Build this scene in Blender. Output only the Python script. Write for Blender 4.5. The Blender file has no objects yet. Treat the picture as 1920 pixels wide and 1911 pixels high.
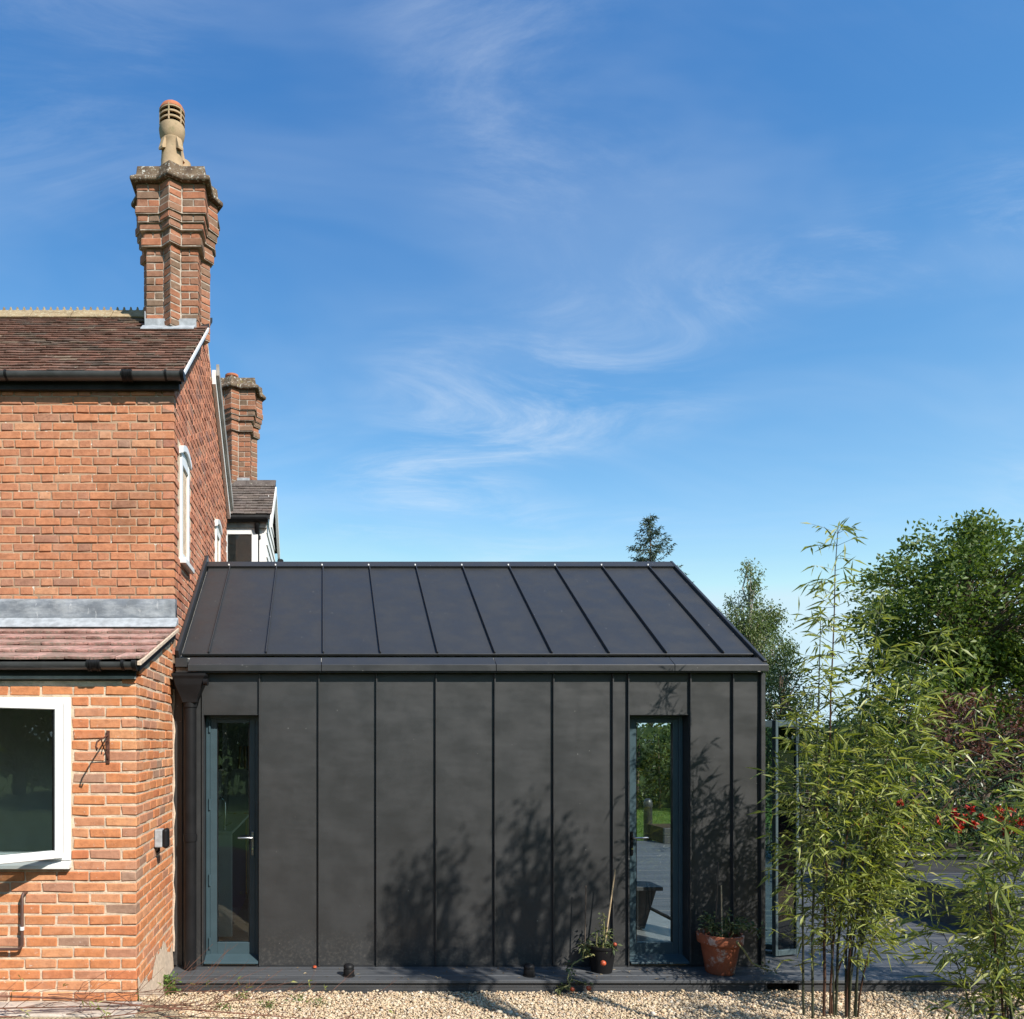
import bpy, math, random
import numpy as np
from mathutils import Vector, Matrix
random.seed(7)
RNG = np.random.default_rng(7)
rad = math.radians
sc = bpy.context.scene
COL = sc.collection

# ------------------------------------------------------------------ camera
F, CX, CY, EYE = 1450.0, 604.0, 1390.0, 2.078      # photo px: focal length, principal point; eye height (m)
cd = bpy.data.cameras.new('camera')
cam = bpy.data.objects.new('camera', cd); COL.objects.link(cam)
cam.location = (0, 0, EYE); cam.rotation_euler = (rad(90), 0, 0)
cd.sensor_fit = 'HORIZONTAL'; cd.sensor_width = 36.0; cd.lens = 36.0 * F / 1920
cd.shift_x = (960 - CX) / 1920; cd.shift_y = (CY - 955.5) / 1920
cd.clip_start = 0.05; cd.clip_end = 3000
sc.camera = cam

# ------------------------------------------------------------------ light
SUN_AZ, SUN_EL = rad(36), rad(41)      # to the right of straight-behind-the-camera, elevation
w = bpy.data.worlds.new('World'); sc.world = w; w.use_nodes = True
nt = w.node_tree; N = nt.nodes; Lk = nt.links
for n in list(N): N.remove(n)
out = N.new('ShaderNodeOutputWorld'); bg = N.new('ShaderNodeBackground'); Lk.new(bg.outputs[0], out.inputs[0])
bg.inputs['Strength'].default_value = 0.125
sky = N.new('ShaderNodeTexSky'); sky.sky_type = 'NISHITA'; sky.sun_disc = False
sky.sun_elevation = SUN_EL; sky.sun_rotation = math.pi - SUN_AZ
sky.air_density = 1.0; sky.dust_density = 0.0; sky.ozone_density = 5.0; sky.altitude = 50
hs = N.new('ShaderNodeHueSaturation'); hs.inputs['Saturation'].default_value = 1.1; hs.inputs['Value'].default_value = 1.2
Lk.new(sky.outputs[0], hs.inputs['Color'])
tc = N.new('ShaderNodeTexCoord'); sep = N.new('ShaderNodeSeparateXYZ'); Lk.new(tc.outputs['Generated'], sep.inputs[0])
def wm(op, a, b=None, c=None):
    m = N.new('ShaderNodeMath'); m.operation = op
    for i, v in enumerate((a, b, c)):
        if v is None: continue
        if isinstance(v, (int, float)): m.inputs[i].default_value = v
        else: Lk.new(v, m.inputs[i])
    return m.outputs[0]
zz = wm('ADD', wm('MAXIMUM', sep.outputs['Z'], 0.0), 0.22)
cb = N.new('ShaderNodeCombineXYZ'); Lk.new(wm('DIVIDE', sep.outputs['X'], zz), cb.inputs[0]); Lk.new(wm('DIVIDE', sep.outputs['Y'], zz), cb.inputs[1])
def wnoise(scale, rot, stretch, detail, dist, off, rough=0.6):
    mp = N.new('ShaderNodeMapping'); mp.inputs['Rotation'].default_value = (0, 0, rad(rot)); mp.inputs['Scale'].default_value = stretch
    mp.inputs['Location'].default_value = off; Lk.new(cb.outputs[0], mp.inputs[0])
    n = N.new('ShaderNodeTexNoise'); n.inputs['Scale'].default_value = scale; n.inputs['Detail'].default_value = detail
    n.inputs['Roughness'].default_value = rough; n.inputs['Distortion'].default_value = dist; Lk.new(mp.outputs[0], n.inputs['Vector'])
    return n.outputs[0]
def wramp(x, lo, hi):
    r = N.new('ShaderNodeMapRange'); r.interpolation_type = 'SMOOTHSTEP'
    r.inputs[1].default_value = lo; r.inputs[2].default_value = hi; Lk.new(x, r.inputs[0]); return r.outputs[0]
big = wramp(wnoise(1.0, 20, (1, 1, 1), 2, 0.3, (4.9, 1.2, 0)), 0.40, 0.70)
fib = wramp(wnoise(2.6, 64, (0.7, 1.8, 1), 8, 1.2, (9.4, 7.2, 0), 0.68), 0.38, 0.90)
soft = wramp(wnoise(1.6, 10, (0.8, 1.6, 1), 4, 0.6, (7.4, 2.2, 0)), 0.35, 0.75)
cl = wm('ADD', wm('MULTIPLY', wm('MULTIPLY', big, fib), 0.62), wm('MULTIPLY', soft, 0.11))
fade = wramp(sep.outputs['Z'], 0.0, 0.05)
mix = N.new('ShaderNodeMixRGB'); Lk.new(wm('MULTIPLY', cl, fade), mix.inputs[0])
def vm(op, a, b):
    m = N.new('ShaderNodeVectorMath'); m.operation = op
    for i, v in enumerate((a, b)):
        if isinstance(v, tuple): m.inputs[i].default_value = v
        else: Lk.new(v, m.inputs[i])
    return m.outputs[0]
# grade the clear sky: deeper blue overhead, paler towards the horizon
soft_sky = vm('MINIMUM', vm('MULTIPLY', vm('POWER', hs.outputs[0], (1.60, 1.18, 0.80)), (0.88, 0.85, 1.20)), (3.2, 4.4, 5.0))
Lk.new(soft_sky, mix.inputs[1])
mix.inputs[2].default_value = (4.4, 4.8, 5.2, 1)
Lk.new(mix.outputs[0], bg.inputs[0])

sd = bpy.data.lights.new('sun', 'SUN'); sd.energy = 4.6; sd.angle = rad(0.53); sd.color = (1.0, 0.94, 0.85)
sun = bpy.data.objects.new('sun', sd); COL.objects.link(sun); sun.location = (20, -20, 25)
d = Vector((-math.sin(SUN_AZ) * math.cos(SUN_EL), math.cos(SUN_AZ) * math.cos(SUN_EL), -math.sin(SUN_EL)))
sun.rotation_euler = d.to_track_quat('-Z', 'Y').to_euler()
vs = sc.view_settings; vs.view_transform = 'Standard'; vs.look = 'None'; vs.gamma = 1.0; vs.exposure = 0.66; vs.use_curve_mapping = False
sc.render.engine = 'CYCLES'
cy = sc.cycles
cy.use_denoising = True; cy.max_bounces = 8; cy.transparent_max_bounces = 16; cy.diffuse_bounces = 3; cy.glossy_bounces = 4
cy.caustics_reflective = False; cy.caustics_refractive = False
cy.sample_clamp_indirect = 6.0

# ------------------------------------------------------------------ materials
def newmat(name):
    m = bpy.data.materials.new(name); m.use_nodes = True
    return m, m.node_tree.nodes, m.node_tree.links, m.node_tree.nodes['Principled BSDF']
class NT:
    """small node helper for one material"""
    def __init__(s, name, rough=0.7, spec=0.4, metal=0.0):
        s.m, s.N, s.L, s.b = newmat(name)
        s.b.inputs['Roughness'].default_value = rough; s.b.inputs['Specular IOR Level'].default_value = spec; s.b.inputs['Metallic'].default_value = metal
        s.geo = s.N.new('ShaderNodeNewGeometry').outputs['Position']
    def sock(s, i, v):
        if hasattr(v, 'is_linked') or hasattr(v, 'links'): s.L.new(v, i)
        elif isinstance(v, (tuple, list)) and len(v) == 3 and i.type == 'RGBA': i.default_value = (*v, 1)
        else: i.default_value = v
    def noise(s, scale, detail=3, rough=0.55, vec=None, stretch=None, dist=0.0):
        v = vec or s.geo
        if stretch:
            mp = s.N.new('ShaderNodeMapping'); mp.inputs['Scale'].default_value = stretch; s.L.new(v, mp.inputs[0]); v = mp.outputs[0]
        n = s.N.new('ShaderNodeTexNoise'); n.inputs['Scale'].default_value = scale; n.inputs['Detail'].default_value = detail
        n.inputs['Roughness'].default_value = rough; n.inputs['Distortion'].default_value = dist; s.L.new(v, n.inputs['Vector']); return n.outputs[0]
    def ramp(s, x, lo, hi, a=0.0, b=1.0):
        r = s.N.new('ShaderNodeMapRange'); r.interpolation_type = 'SMOOTHSTEP'
        for i, v in enumerate((lo, hi, a, b)): r.inputs[i + 1].default_value = v
        s.L.new(x, r.inputs[0]); return r.outputs[0]
    def cramp(s, x, stops, interp='LINEAR'):
        r = s.N.new('ShaderNodeValToRGB'); e = r.color_ramp.elements; r.color_ramp.interpolation = interp
        while len(e) < len(stops): e.new(0.5)
        for q, (p, c) in zip(e, stops): q.position = p; q.color = (*c, 1)
        s.L.new(x, r.inputs[0]); return r.outputs[0]
    def mix(s, f, a, b, mode='MIX'):
        m = s.N.new('ShaderNodeMixRGB'); m.blend_type = mode
        s.sock(m.inputs[0], f); s.sock(m.inputs[1], a); s.sock(m.inputs[2], b); return m.outputs[0]
    def math(s, op, a, b=0.0):
        m = s.N.new('ShaderNodeMath'); m.operation = op; s.sock(m.inputs[0], a); s.sock(m.inputs[1], b); return m.outputs[0]
    def rnd(s, attr):
        if attr: 
            a = s.N.new('ShaderNodeAttribute'); a.attribute_name = 'rnd'; return a.outputs['Fac']
        return s.N.new('ShaderNodeObjectInfo').outputs['Random']
    def bump(s, h, strength=0.3, dist=0.01):
        b = s.N.new('ShaderNodeBump'); b.inputs['Strength'].default_value = strength; b.inputs['Distance'].default_value = dist
        s.L.new(h, b.inputs['Height']); s.L.new(b.outputs[0], s.b.inputs['Normal'])
    def color(s, c): s.sock(s.b.inputs['Base Color'], c); return s
def simple(name, c, rough=0.6, spec=0.4, metal=0.0, var=0.15, scale=8.0, bump=0.0, bscale=60):
    t = NT(name, rough, spec, metal)
    n = t.noise(scale, 4)
    t.color(t.mix(t.ramp(n, 0.3, 0.7), tuple(x * (1 - var) for x in c), tuple(min(1, x * (1 + var)) for x in c)))
    if bump: t.bump(t.noise(bscale, 4), bump, 0.01)
    return t.m
def brickmat(name, stops, attr, stain=0.5, white=0.7):
    t = NT(name, 0.85, 0.25)
    r = t.rnd(attr)
    c = t.cramp(r, stops)
    c = t.mix(t.ramp(t.noise(26, 5, 0.65), 0.35, 0.72, 0, 0.55), c, t.mix(1.0, c, (0.55, 0.50, 0.50), 'MULTIPLY'))
    c = t.mix(t.ramp(t.noise(1.7, 4, 0.6), 0.48, 0.7, 0, stain), c, t.mix(1.0, c, (0.62, 0.60, 0.52), 'MULTIPLY'))
    c = t.mix(t.ramp(t.noise(5.5, 5, 0.7), 0.5, 0.75, 0, 0.5), c, t.mix(0.55, c, (0.50, 0.33, 0.24)))
    c = t.mix(t.ramp(t.noise(38, 3, 0.7), white, white + 0.06, 0, 0.75), c, (0.62, 0.50, 0.42))
    c = t.mix(t.ramp(t.noise(11, 5, 0.75), 0.66, 0.74, 0, 0.3), c, (0.20, 0.14, 0.10))
    t.color(c); t.bump(t.noise(85, 5, 0.7), 0.6, 0.006)
    return t.m
B_LOW = [(0.0, (0.57, 0.215, 0.09)), (0.3, (0.60, 0.245, 0.105)), (0.5, (0.52, 0.18, 0.08)), (0.68, (0.62, 0.29, 0.14)), (0.84, (0.54, 0.24, 0.13)), (0.95, (0.44, 0.22, 0.14)), (1.0, (0.33, 0.21, 0.145))]
B_UP = [(0.0, (0.48, 0.195, 0.10)), (0.25, (0.44, 0.19, 0.105)), (0.5, (0.51, 0.21, 0.105)), (0.7, (0.43, 0.19, 0.11)), (0.86, (0.54, 0.27, 0.15)), (0.96, (0.36, 0.175, 0.115)), (1.0, (0.33, 0.19, 0.13))]
B_GAB = [(0.0, (0.50, 0.20, 0.12)), (0.4, (0.56, 0.25, 0.15)), (0.75, (0.40, 0.15, 0.085)), (1.0, (0.32, 0.16, 0.12))]
B_CH = [(0.0, (0.32, 0.14, 0.08)), (0.35, (0.26, 0.135, 0.085)), (0.6, (0.38, 0.15, 0.08)), (0.8, (0.24, 0.14, 0.09)), (1.0, (0.19, 0.13, 0.09))]
M = {}
M['brick_low'] = brickmat('orange_brick', B_LOW, False, 0.2, 0.66)
M['brick_up'] = brickmat('weathered_brick', B_UP, False, 0.75, 0.74)
M['brick_up_s'] = brickmat('weathered_brick_mass', B_UP, True, 0.75, 0.74)
M['brick_low_s'] = brickmat('orange_brick_mass', B_LOW, True, 0.2, 0.66)
M['brick_gab'] = brickmat('gable_brick', B_GAB, True, 0.3, 0.66)
M['brick_ch'] = brickmat('chimney_brick', B_CH, False, 0.6, 0.72)
M['brick_ch_s'] = brickmat('chimney_brick_mass', B_CH, True, 0.6, 0.72)
M['mortar'] = simple('cream_mortar', (0.58, 0.45, 0.33), 0.95, 0.1, var=0.2, scale=14, bump=0.6, bscale=90)
def mortar_up():
    t = NT('weathered_mortar', 0.95, 0.1)
    c = t.mix(t.ramp(t.noise(1.6, 4), 0.42, 0.62), (0.40, 0.27, 0.18), (0.28, 0.19, 0.13))
    c = t.mix(t.ramp(t.noise(30, 3), 0.64, 0.7), c, (0.6, 0.55, 0.48))
    t.color(c); t.bump(t.noise(90, 4), 0.6, 0.006); return t.m
M['mortar_up'] = mortar_up()
M['mortar_ch'] = simple('chimney_mortar', (0.40, 0.34, 0.28), 0.95, 0.1, var=0.3, scale=14)
def lichen_cap():
    t = NT('lichened_brick_cap', 0.95, 0.1)
    c = t.mix(t.ramp(t.noise(9, 4), 0.35, 0.65), (0.10, 0.07, 0.05), (0.17, 0.125, 0.085))
    c = t.mix(t.ramp(t.noise(34, 4, 0.7), 0.56, 0.64), c, (0.46, 0.45, 0.40))
    c = t.mix(t.ramp(t.noise(13, 4, 0.7), 0.62, 0.7), c, (0.27, 0.23, 0.07))
    t.color(c); t.bump(t.noise(60, 5), 0.8, 0.01); return t.m
M['cap'] = lichen_cap()
def tilemat(name, stops, attr, lichen=(0.30, 0.28, 0.22), lt=0.6, hz=1.0):
    t = NT(name, 0.9, 0.15)
    c = t.cramp(t.rnd(attr), stops)
    c = t.mix(t.ramp(t.noise(7, 5, 0.65), 0.40, 0.68, 0, 0.7 * hz), c, t.mix(1.0, c, (0.45, 0.42, 0.40), 'MULTIPLY'))
    c = t.mix(t.ramp(t.noise(30, 4, 0.7), lt, lt + 0.08, 0, 0.8), c, lichen)
    t.color(c); t.bump(t.noise(70, 5), 0.7, 0.008); return t.m
M['tile'] = tilemat('brown_clay_tile', [(0, (0.17, 0.085, 0.06)), (0.35, (0.125, 0.075, 0.055)), (0.65, (0.20, 0.10, 0.07)), (0.85, (0.10, 0.075, 0.06)), (1, (0.24, 0.17, 0.12))], True)
M['tile_grey'] = tilemat('grey_brown_tile', [(0, (0.15, 0.12, 0.10)), (0.5, (0.12, 0.10, 0.09)), (1, (0.18, 0.14, 0.12))], True)
M['tile_pink'] = tilemat('pink_concrete_tile', [(0, (0.52, 0.29, 0.25)), (0.3, (0.34, 0.20, 0.165)), (0.5, (0.55, 0.33, 0.28)), (0.75, (0.28, 0.185, 0.15)), (1, (0.50, 0.29, 0.245))], False, (0.24, 0.19, 0.15), 0.50, 1.4)
M['ridge'] = tilemat('lichened_ridge_tile', [(0, (0.30, 0.23, 0.14)), (1, (0.36, 0.27, 0.16))], False, (0.42, 0.38, 0.26), 0.55)
def zinc(name, base, rough=0.42):
    t = NT(name, rough, 0.5, 0.0)
    n1 = t.noise(2.1, 3, 0.5, stretch=(1, 1, 0.55)); r = t.rnd(False)
    c = t.mix(t.ramp(n1, 0.25, 0.75), tuple(x * 0.96 for x in base), tuple(x * 1.04 for x in base))
    c = t.mix(t.math('MULTIPLY', r, 0.25), c, tuple(x * 1.25 for x in base))
    # small pale bird and dust specks
    v = t.N.new('ShaderNodeTexVoronoi'); v.inputs['Scale'].default_value = 16; t.L.new(t.geo, v.inputs['Vector'])
    sp = t.ramp(v.outputs['Distance'], 0.035, 0.075, 1, 0)
    gate = t.ramp(t.noise(7, 2), 0.56, 0.62)
    c = t.mix(t.math('MULTIPLY', t.math('MULTIPLY', sp, gate), 0.75), c, (0.34, 0.33, 0.31))
    sz = t.N.new('ShaderNodeSeparateXYZ'); t.L.new(t.geo, sz.inputs[0])      # dusty rain splash low on the wall
    splash = t.math('MULTIPLY', t.ramp(sz.outputs['Z'], 0.12, 0.55, 1, 0), t.ramp(t.noise(40, 4, 0.7), 0.45, 0.75, 0, 0.45))
    c = t.mix(splash, c, (0.13, 0.12, 0.105))
    streak = t.ramp(t.noise(9, 5, 0.6, stretch=(1, 1, 0.12)), 0.55, 0.8, 0, 0.35)
    c = t.mix(streak, c, tuple(x * 1.35 for x in base))
    t.color(c)
    t.L.new(t.ramp(t.noise(5, 4), 0.3, 0.7, rough - 0.06, rough + 0.1), t.b.inputs['Roughness'])
    h = t.math('ADD', t.noise(2.6, 2, 0.45, stretch=(0.8, 0.8, 2.0)), t.math('MULTIPLY', t.noise(180, 2), 0.004))
    t.bump(h, 0.13, 0.05)
    return t.m
M['zinc'] = zinc('anthracite_zinc', (0.0310, 0.0315, 0.0322), 0.42)
M['zinc_roof'] = zinc('anthracite_zinc_roof', (0.027, 0.0275, 0.0285), 0.42)
M['trim'] = simple('dark_zinc_trim', (0.026, 0.027, 0.029), 0.4, 0.5, var=0.12)
M['black'] = simple('black_plastic', (0.010, 0.010, 0.011), 0.5, 0.2, var=0.2)
M['gutter'] = simple('charcoal_gutter_plastic', (0.060, 0.062, 0.064), 0.38, 0.5, var=0.2)
M['blackwood'] = simple('black_painted_board', (0.018, 0.017, 0.017), 0.6, 0.3, var=0.3)
M['white'] = simple('white_window_plastic', (0.70, 0.70, 0.69), 0.35, 0.4, var=0.02)
M['whitewall'] = simple('white_painted_board', (0.72, 0.71, 0.69), 0.6, 0.3, var=0.05, scale=5)
M['greyboard'] = simple('weathered_grey_board', (0.30, 0.29, 0.27), 0.8, 0.2, var=0.2)
M['slate_frame'] = simple('slate_blue_door_paint', (0.043, 0.072, 0.086), 0.4, 0.35, var=0.06)
M['steel'] = simple('brushed_steel', (0.42, 0.42, 0.43), 0.3, 0.5, 0.9, var=0.08)
M['chrome'] = simple('chrome', (0.75, 0.75, 0.76), 0.12, 0.5, 1.0, var=0.03)
def leadmat():
    t = NT('weathered_lead', 0.55, 0.4, 0.15)
    c = t.mix(t.ramp(t.noise(5, 5, 0.65, stretch=(1, 1, 2.5)), 0.35, 0.68), (0.15, 0.165, 0.185), (0.30, 0.315, 0.33))
    c = t.mix(t.ramp(t.noise(22, 4, 0.7, stretch=(1, 1, 0.3)), 0.62, 0.72, 0, 0.6), c, (0.5, 0.5, 0.5))
    t.color(c); t.bump(t.noise(7, 4), 0.5, 0.02); return t.m
M['lead'] = leadmat()
M['lead_light'] = simple('pale_lead', (0.31, 0.33, 0.35), 0.6, 0.4, var=0.2, scale=16, bump=0.3, bscale=14)
M['sealant'] = simple('cream_mortar_fillet', (0.55, 0.44, 0.34), 0.9, 0.2, var=0.15, scale=30, bump=0.6)
M['rust'] = simple('rusty_iron', (0.10, 0.042, 0.028), 0.75, 0.3, 0.3, var=0.4, scale=40)
M['copper_pipe'] = simple('brown_painted_pipe', (0.085, 0.045, 0.035), 0.5, 0.4, var=0.2)
def deckmat(name, base):
    t = NT(name, 0.5, 0.45)
    r = t.rnd(False)
    g = t.noise(14, 4, 0.6, stretch=(0.12, 1.4, 1.4))
    c = t.mix(t.ramp(g, 0.3, 0.75), tuple(x * 0.75 for x in base), tuple(x * 1.25 for x in base))
    c = t.mix(t.math('MULTIPLY', r, 0.3), c, tuple(x * 1.5 for x in base))
    c = t.mix(t.ramp(t.noise(45, 3), 0.68, 0.74, 0, 0.5), c, (0.3, 0.29, 0.27))
    t.color(c)
    wv = t.N.new('ShaderNodeTexWave'); wv.bands_direction = 'Y'; wv.inputs['Scale'].default_value = 55; t.L.new(t.geo, wv.inputs['Vector'])
    t.bump(t.math('ADD', wv.outputs['Fac'], t.noise(60, 3)), 0.25, 0.004); return t.m
M['deck'] = deckmat('charcoal_composite_decking', (0.066, 0.070, 0.076))
M['deck_low'] = deckmat('charcoal_composite_riser', (0.066, 0.068, 0.072))
M['dark_timber'] = deckmat('dark_stained_timber', (0.036, 0.038, 0.042))
M['floor'] = simple('grey_floor_tile', (0.16, 0.165, 0.17), 0.3, 0.5, var=0.12)
M['plaster'] = simple('interior_plaster', (0.42, 0.41, 0.39), 0.9, 0.2, var=0.05)
M['navy'] = simple('navy_cabinet_paint', (0.02, 0.035, 0.09), 0.4, 0.4, var=0.1)
M['pale_leg'] = simple('white_cabinet_end', (0.75, 0.77, 0.75), 0.4, 0.4, var=0.03)
M['wood'] = simple('pine_wood', (0.42, 0.27, 0.14), 0.6, 0.3, var=0.2)
M['cane'] = simple('bamboo_garden_cane', (0.48, 0.36, 0.22), 0.6, 0.3, var=0.2, scale=20)
M['cane_dark'] = simple('dark_garden_cane', (0.09, 0.07, 0.055), 0.7, 0.3, var=0.2, scale=20)
M['soil'] = simple('potting_soil', (0.045, 0.032, 0.022), 1.0, 0.1, var=0.4, scale=60, bump=0.9)
def terracotta():
    t = NT('weathered_terracotta', 0.85, 0.2)
    c = t.mix(t.ramp(t.noise(9, 4), 0.3, 0.7), (0.23, 0.07, 0.036), (0.32, 0.105, 0.055))
    c = t.mix(t.ramp(t.noise(10, 5, 0.7), 0.54, 0.66, 0, 0.75), c, (0.46, 0.40, 0.36))
    t.color(c); t.bump(t.noise(80, 4), 0.4, 0.004); return t.m
M['terracotta'] = terracotta()
def potmat():
    t = NT('buff_chimney_pot_clay', 0.85, 0.2)
    sp_ = t.N.new('ShaderNodeSeparateXYZ'); t.L.new(t.geo, sp_.inputs[0])
    c = t.mix(t.ramp(t.noise(8, 4), 0.3, 0.7), (0.34, 0.245, 0.15), (0.44, 0.32, 0.20))
    c = t.mix(t.ramp(t.noise(12, 4), 0.56, 0.68, 0, 0.5), c, (0.22, 0.20, 0.10))
    t.color(c); t.bump(t.noise(60, 3), 0.3, 0.004); return t.m
M['pot'] = potmat()
M['pot_red'] = simple('red_chimney_pot_clay', (0.42, 0.15, 0.075), 0.85, 0.2, var=0.2)
M['soot'] = simple('soot', (0.01, 0.009, 0.008), 0.95, 0.1)
def glass(name='window_glass', tint=(0.90, 0.95, 0.94), boost=1.0):
    m = bpy.data.materials.new(name); m.use_nodes = True; n = m.node_tree.nodes; l = m.node_tree.links
    n.remove(n['Principled BSDF']); o = n['Material Output']
    tr = n.new('ShaderNodeBsdfTransparent'); tr.inputs[0].default_value = (*tint, 1)
    gl = n.new('ShaderNodeBsdfGlossy'); gl.inputs['Roughness'].default_value = 0.004
    fr = n.new('ShaderNodeFresnel'); fr.inputs[0].default_value = 1.5
    mu = n.new('ShaderNodeMath'); mu.operation = 'MULTIPLY_ADD'; mu.inputs[1].default_value = 1.25 * boost; mu.inputs[2].default_value = 0.02; mu.use_clamp = True
    l.new(fr.outputs[0], mu.inputs[0]); mx = n.new('ShaderNodeMixShader'); l.new(mu.outputs[0], mx.inputs[0]); l.new(tr.outputs[0], mx.inputs[1]); l.new(gl.outputs[0], mx.inputs[2])
    l.new(mx.outputs[0], o.inputs[0]); return m
M['glass'] = glass()
M['glass_green'] = glass('thick_greenish_glass', (0.72, 0.86, 0.84), 1.6)
def leafmat(name, stops, trans=0.35, rough=0.5):
    m, n, l, b = newmat(name)
    at = n.new('ShaderNodeAttribute'); at.attribute_name = 'rnd'
    r = n.new('ShaderNodeValToRGB'); e = r.color_ramp.elements
    while len(e) < len(stops): e.new(0.5)
    for q, (p, c) in zip(e, stops): q.position = p; q.color = (*c, 1)
    l.new(at.outputs['Fac'], r.inputs[0]); l.new(r.outputs[0], b.inputs['Base Color'])
    b.inputs['Roughness'].default_value = rough; b.inputs['Specular IOR Level'].default_value = 0.35
    tl = n.new('ShaderNodeBsdfTranslucent'); mc = n.new('ShaderNodeMixRGB'); mc.blend_type = 'MULTIPLY'; mc.inputs[0].default_value = 1
    l.new(r.outputs[0], mc.inputs[1]); mc.inputs[2].default_value = (1.25, 1.2, 0.5, 1); l.new(mc.outputs[0], tl.inputs[0])
    mx = n.new('ShaderNodeMixShader'); mx.inputs[0].default_value = trans
    l.new(b.outputs[0], mx.inputs[1]); l.new(tl.outputs[0], mx.inputs[2]); l.new(mx.outputs[0], n['Material Output'].inputs[0]); return m
M['leaf_bamboo'] = leafmat('bamboo_leaf', [(0, (0.09, 0.13, 0.03)), (0.3, (0.19, 0.24, 0.055)), (0.65, (0.32, 0.36, 0.10)), (0.9, (0.45, 0.46, 0.17)), (1, (0.55, 0.45, 0.24))], 0.42, 0.38)
M['leaf_tree'] = leafmat('broad_tree_leaf', [(0, (0.05, 0.085, 0.018)), (0.5, (0.105, 0.16, 0.033)), (0.85, (0.15, 0.20, 0.05)), (1, (0.20, 0.225, 0.07))], 0.38, 0.5)
M['leaf_birch'] = leafmat('birch_leaf', [(0, (0.06, 0.10, 0.03)), (0.6, (0.11, 0.16, 0.05)), (1, (0.18, 0.20, 0.08))], 0.3)
M['leaf_spruce'] = leafmat('spruce_needle', [(0, (0.02, 0.042, 0.025)), (0.6, (0.045, 0.075, 0.04)), (1, (0.085, 0.10, 0.05))], 0.1, 0.6)
M['leaf_dark'] = leafmat('dark_evergreen_leaf', [(0, (0.012, 0.025, 0.010)), (0.6, (0.026, 0.046, 0.016)), (1, (0.055, 0.08, 0.025))], 0.15, 0.35)
M['leaf_hedge'] = leafmat('hedge_leaf', [(0, (0.03, 0.055, 0.015)), (0.6, (0.06, 0.095, 0.025)), (1, (0.12, 0.15, 0.05))], 0.25, 0.4)
M['leaf_red'] = leafmat('bronze_red_leaf', [(0, (0.05, 0.02, 0.018)), (0.5, (0.09, 0.035, 0.025)), (0.8, (0.14, 0.05, 0.035)), (1, (0.10, 0.09, 0.03))], 0.25)
M['leaf_veg'] = leafmat('tomato_leaf', [(0, (0.05, 0.075, 0.025)), (0.6, (0.10, 0.13, 0.05)), (1, (0.19, 0.20, 0.09))], 0.3)
M['leaf_weed'] = leafmat('fresh_weed_leaf', [(0, (0.08, 0.15, 0.03)), (1, (0.16, 0.25, 0.05))], 0.3)
M['leaf_litter'] = leafmat('dry_leaf', [(0, (0.16, 0.10, 0.05)), (0.6, (0.30, 0.21, 0.11)), (1, (0.42, 0.34, 0.22))], 0.1, 0.8)
M['petal'] = leafmat('scarlet_petal', [(0, (0.30, 0.012, 0.010)), (0.7, (0.45, 0.03, 0.015)), (1, (0.50, 0.08, 0.03))], 0.2)
M['grass'] = leafmat('grass_blade', [(0, (0.05, 0.10, 0.015)), (0.6, (0.085, 0.15, 0.025)), (1, (0.13, 0.18, 0.04))], 0.3)
M['bark'] = simple('brown_bark', (0.10, 0.075, 0.055), 0.95, 0.1, var=0.4, scale=12, bump=0.8, bscale=25)
M['bark_birch'] = simple('silver_birch_bark', (0.42, 0.38, 0.33), 0.9, 0.1, var=0.4, scale=6)
M['culm'] = simple('dark_bamboo_culm', (0.045, 0.05, 0.03), 0.4, 0.4, var=0.4, scale=7)
M['culm_red'] = simple('reddish_bamboo_culm', (0.07, 0.035, 0.022), 0.45, 0.4, var=0.4, scale=7)
M['twig'] = simple('dry_reddish_twig', (0.16, 0.075, 0.05), 0.8, 0.2, var=0.35, scale=15)
M['stem_green'] = simple('tomato_stem', (0.20, 0.19, 0.08), 0.7, 0.2, var=0.2)
M['tomato'] = simple('ripe_tomato_skin', (0.40, 0.075, 0.03), 0.4, 0.35, var=0.35, scale=25)
def stonemat():
    t = NT('buff_gravel_stone', 0.8, 0.25)
    c = t.cramp(t.rnd(True), [(0, (0.50, 0.38, 0.24)), (0.25, (0.60, 0.49, 0.34)), (0.5, (0.42, 0.30, 0.18)), (0.65, (0.66, 0.57, 0.43)), (0.8, (0.50, 0.33, 0.20)), (0.92, (0.34, 0.27, 0.21)), (1, (0.70, 0.64, 0.53))])
    t.color(c); t.bump(t.noise(160, 3), 0.4, 0.003); return t.m
M['stone'] = stonemat()
def groundmat():
    t = NT('sandy_gravel_bed', 0.95, 0.1)
    v = t.N.new('ShaderNodeTexVoronoi'); v.inputs['Scale'].default_value = 70; t.L.new(t.geo, v.inputs['Vector'])
    c = t.mix(0.5, t.cramp(v.outputs['Color'], [(0, (0.28, 0.21, 0.13)), (0.5, (0.42, 0.33, 0.22)), (1, (0.52, 0.43, 0.31))]), t.mix(t.noise(6, 4), (0.30, 0.23, 0.15), (0.42, 0.33, 0.22)))
    t.color(c); t.bump(v.outputs['Distance'], 0.8, 0.02); return t.m
M['gravel'] = groundmat()
def lawnmat():
    t = NT('mown_lawn', 0.9, 0.15)
    c = t.mix(t.ramp(t.noise(1.4, 4), 0.3, 0.7), (0.05, 0.105, 0.018), (0.085, 0.15, 0.028))
    c = t.mix(t.ramp(t.noise(60, 3), 0.4, 0.7, 0, 0.5), c, (0.12, 0.17, 0.04))
    t.color(c); t.bump(t.noise(120, 4), 1.0, 0.03); return t.m
M['lawn'] = lawnmat()
M['concrete'] = simple('pale_concrete', (0.45, 0.39, 0.33), 0.9, 0.2, var=0.2, scale=9, bump=0.5, bscale=50)
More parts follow.
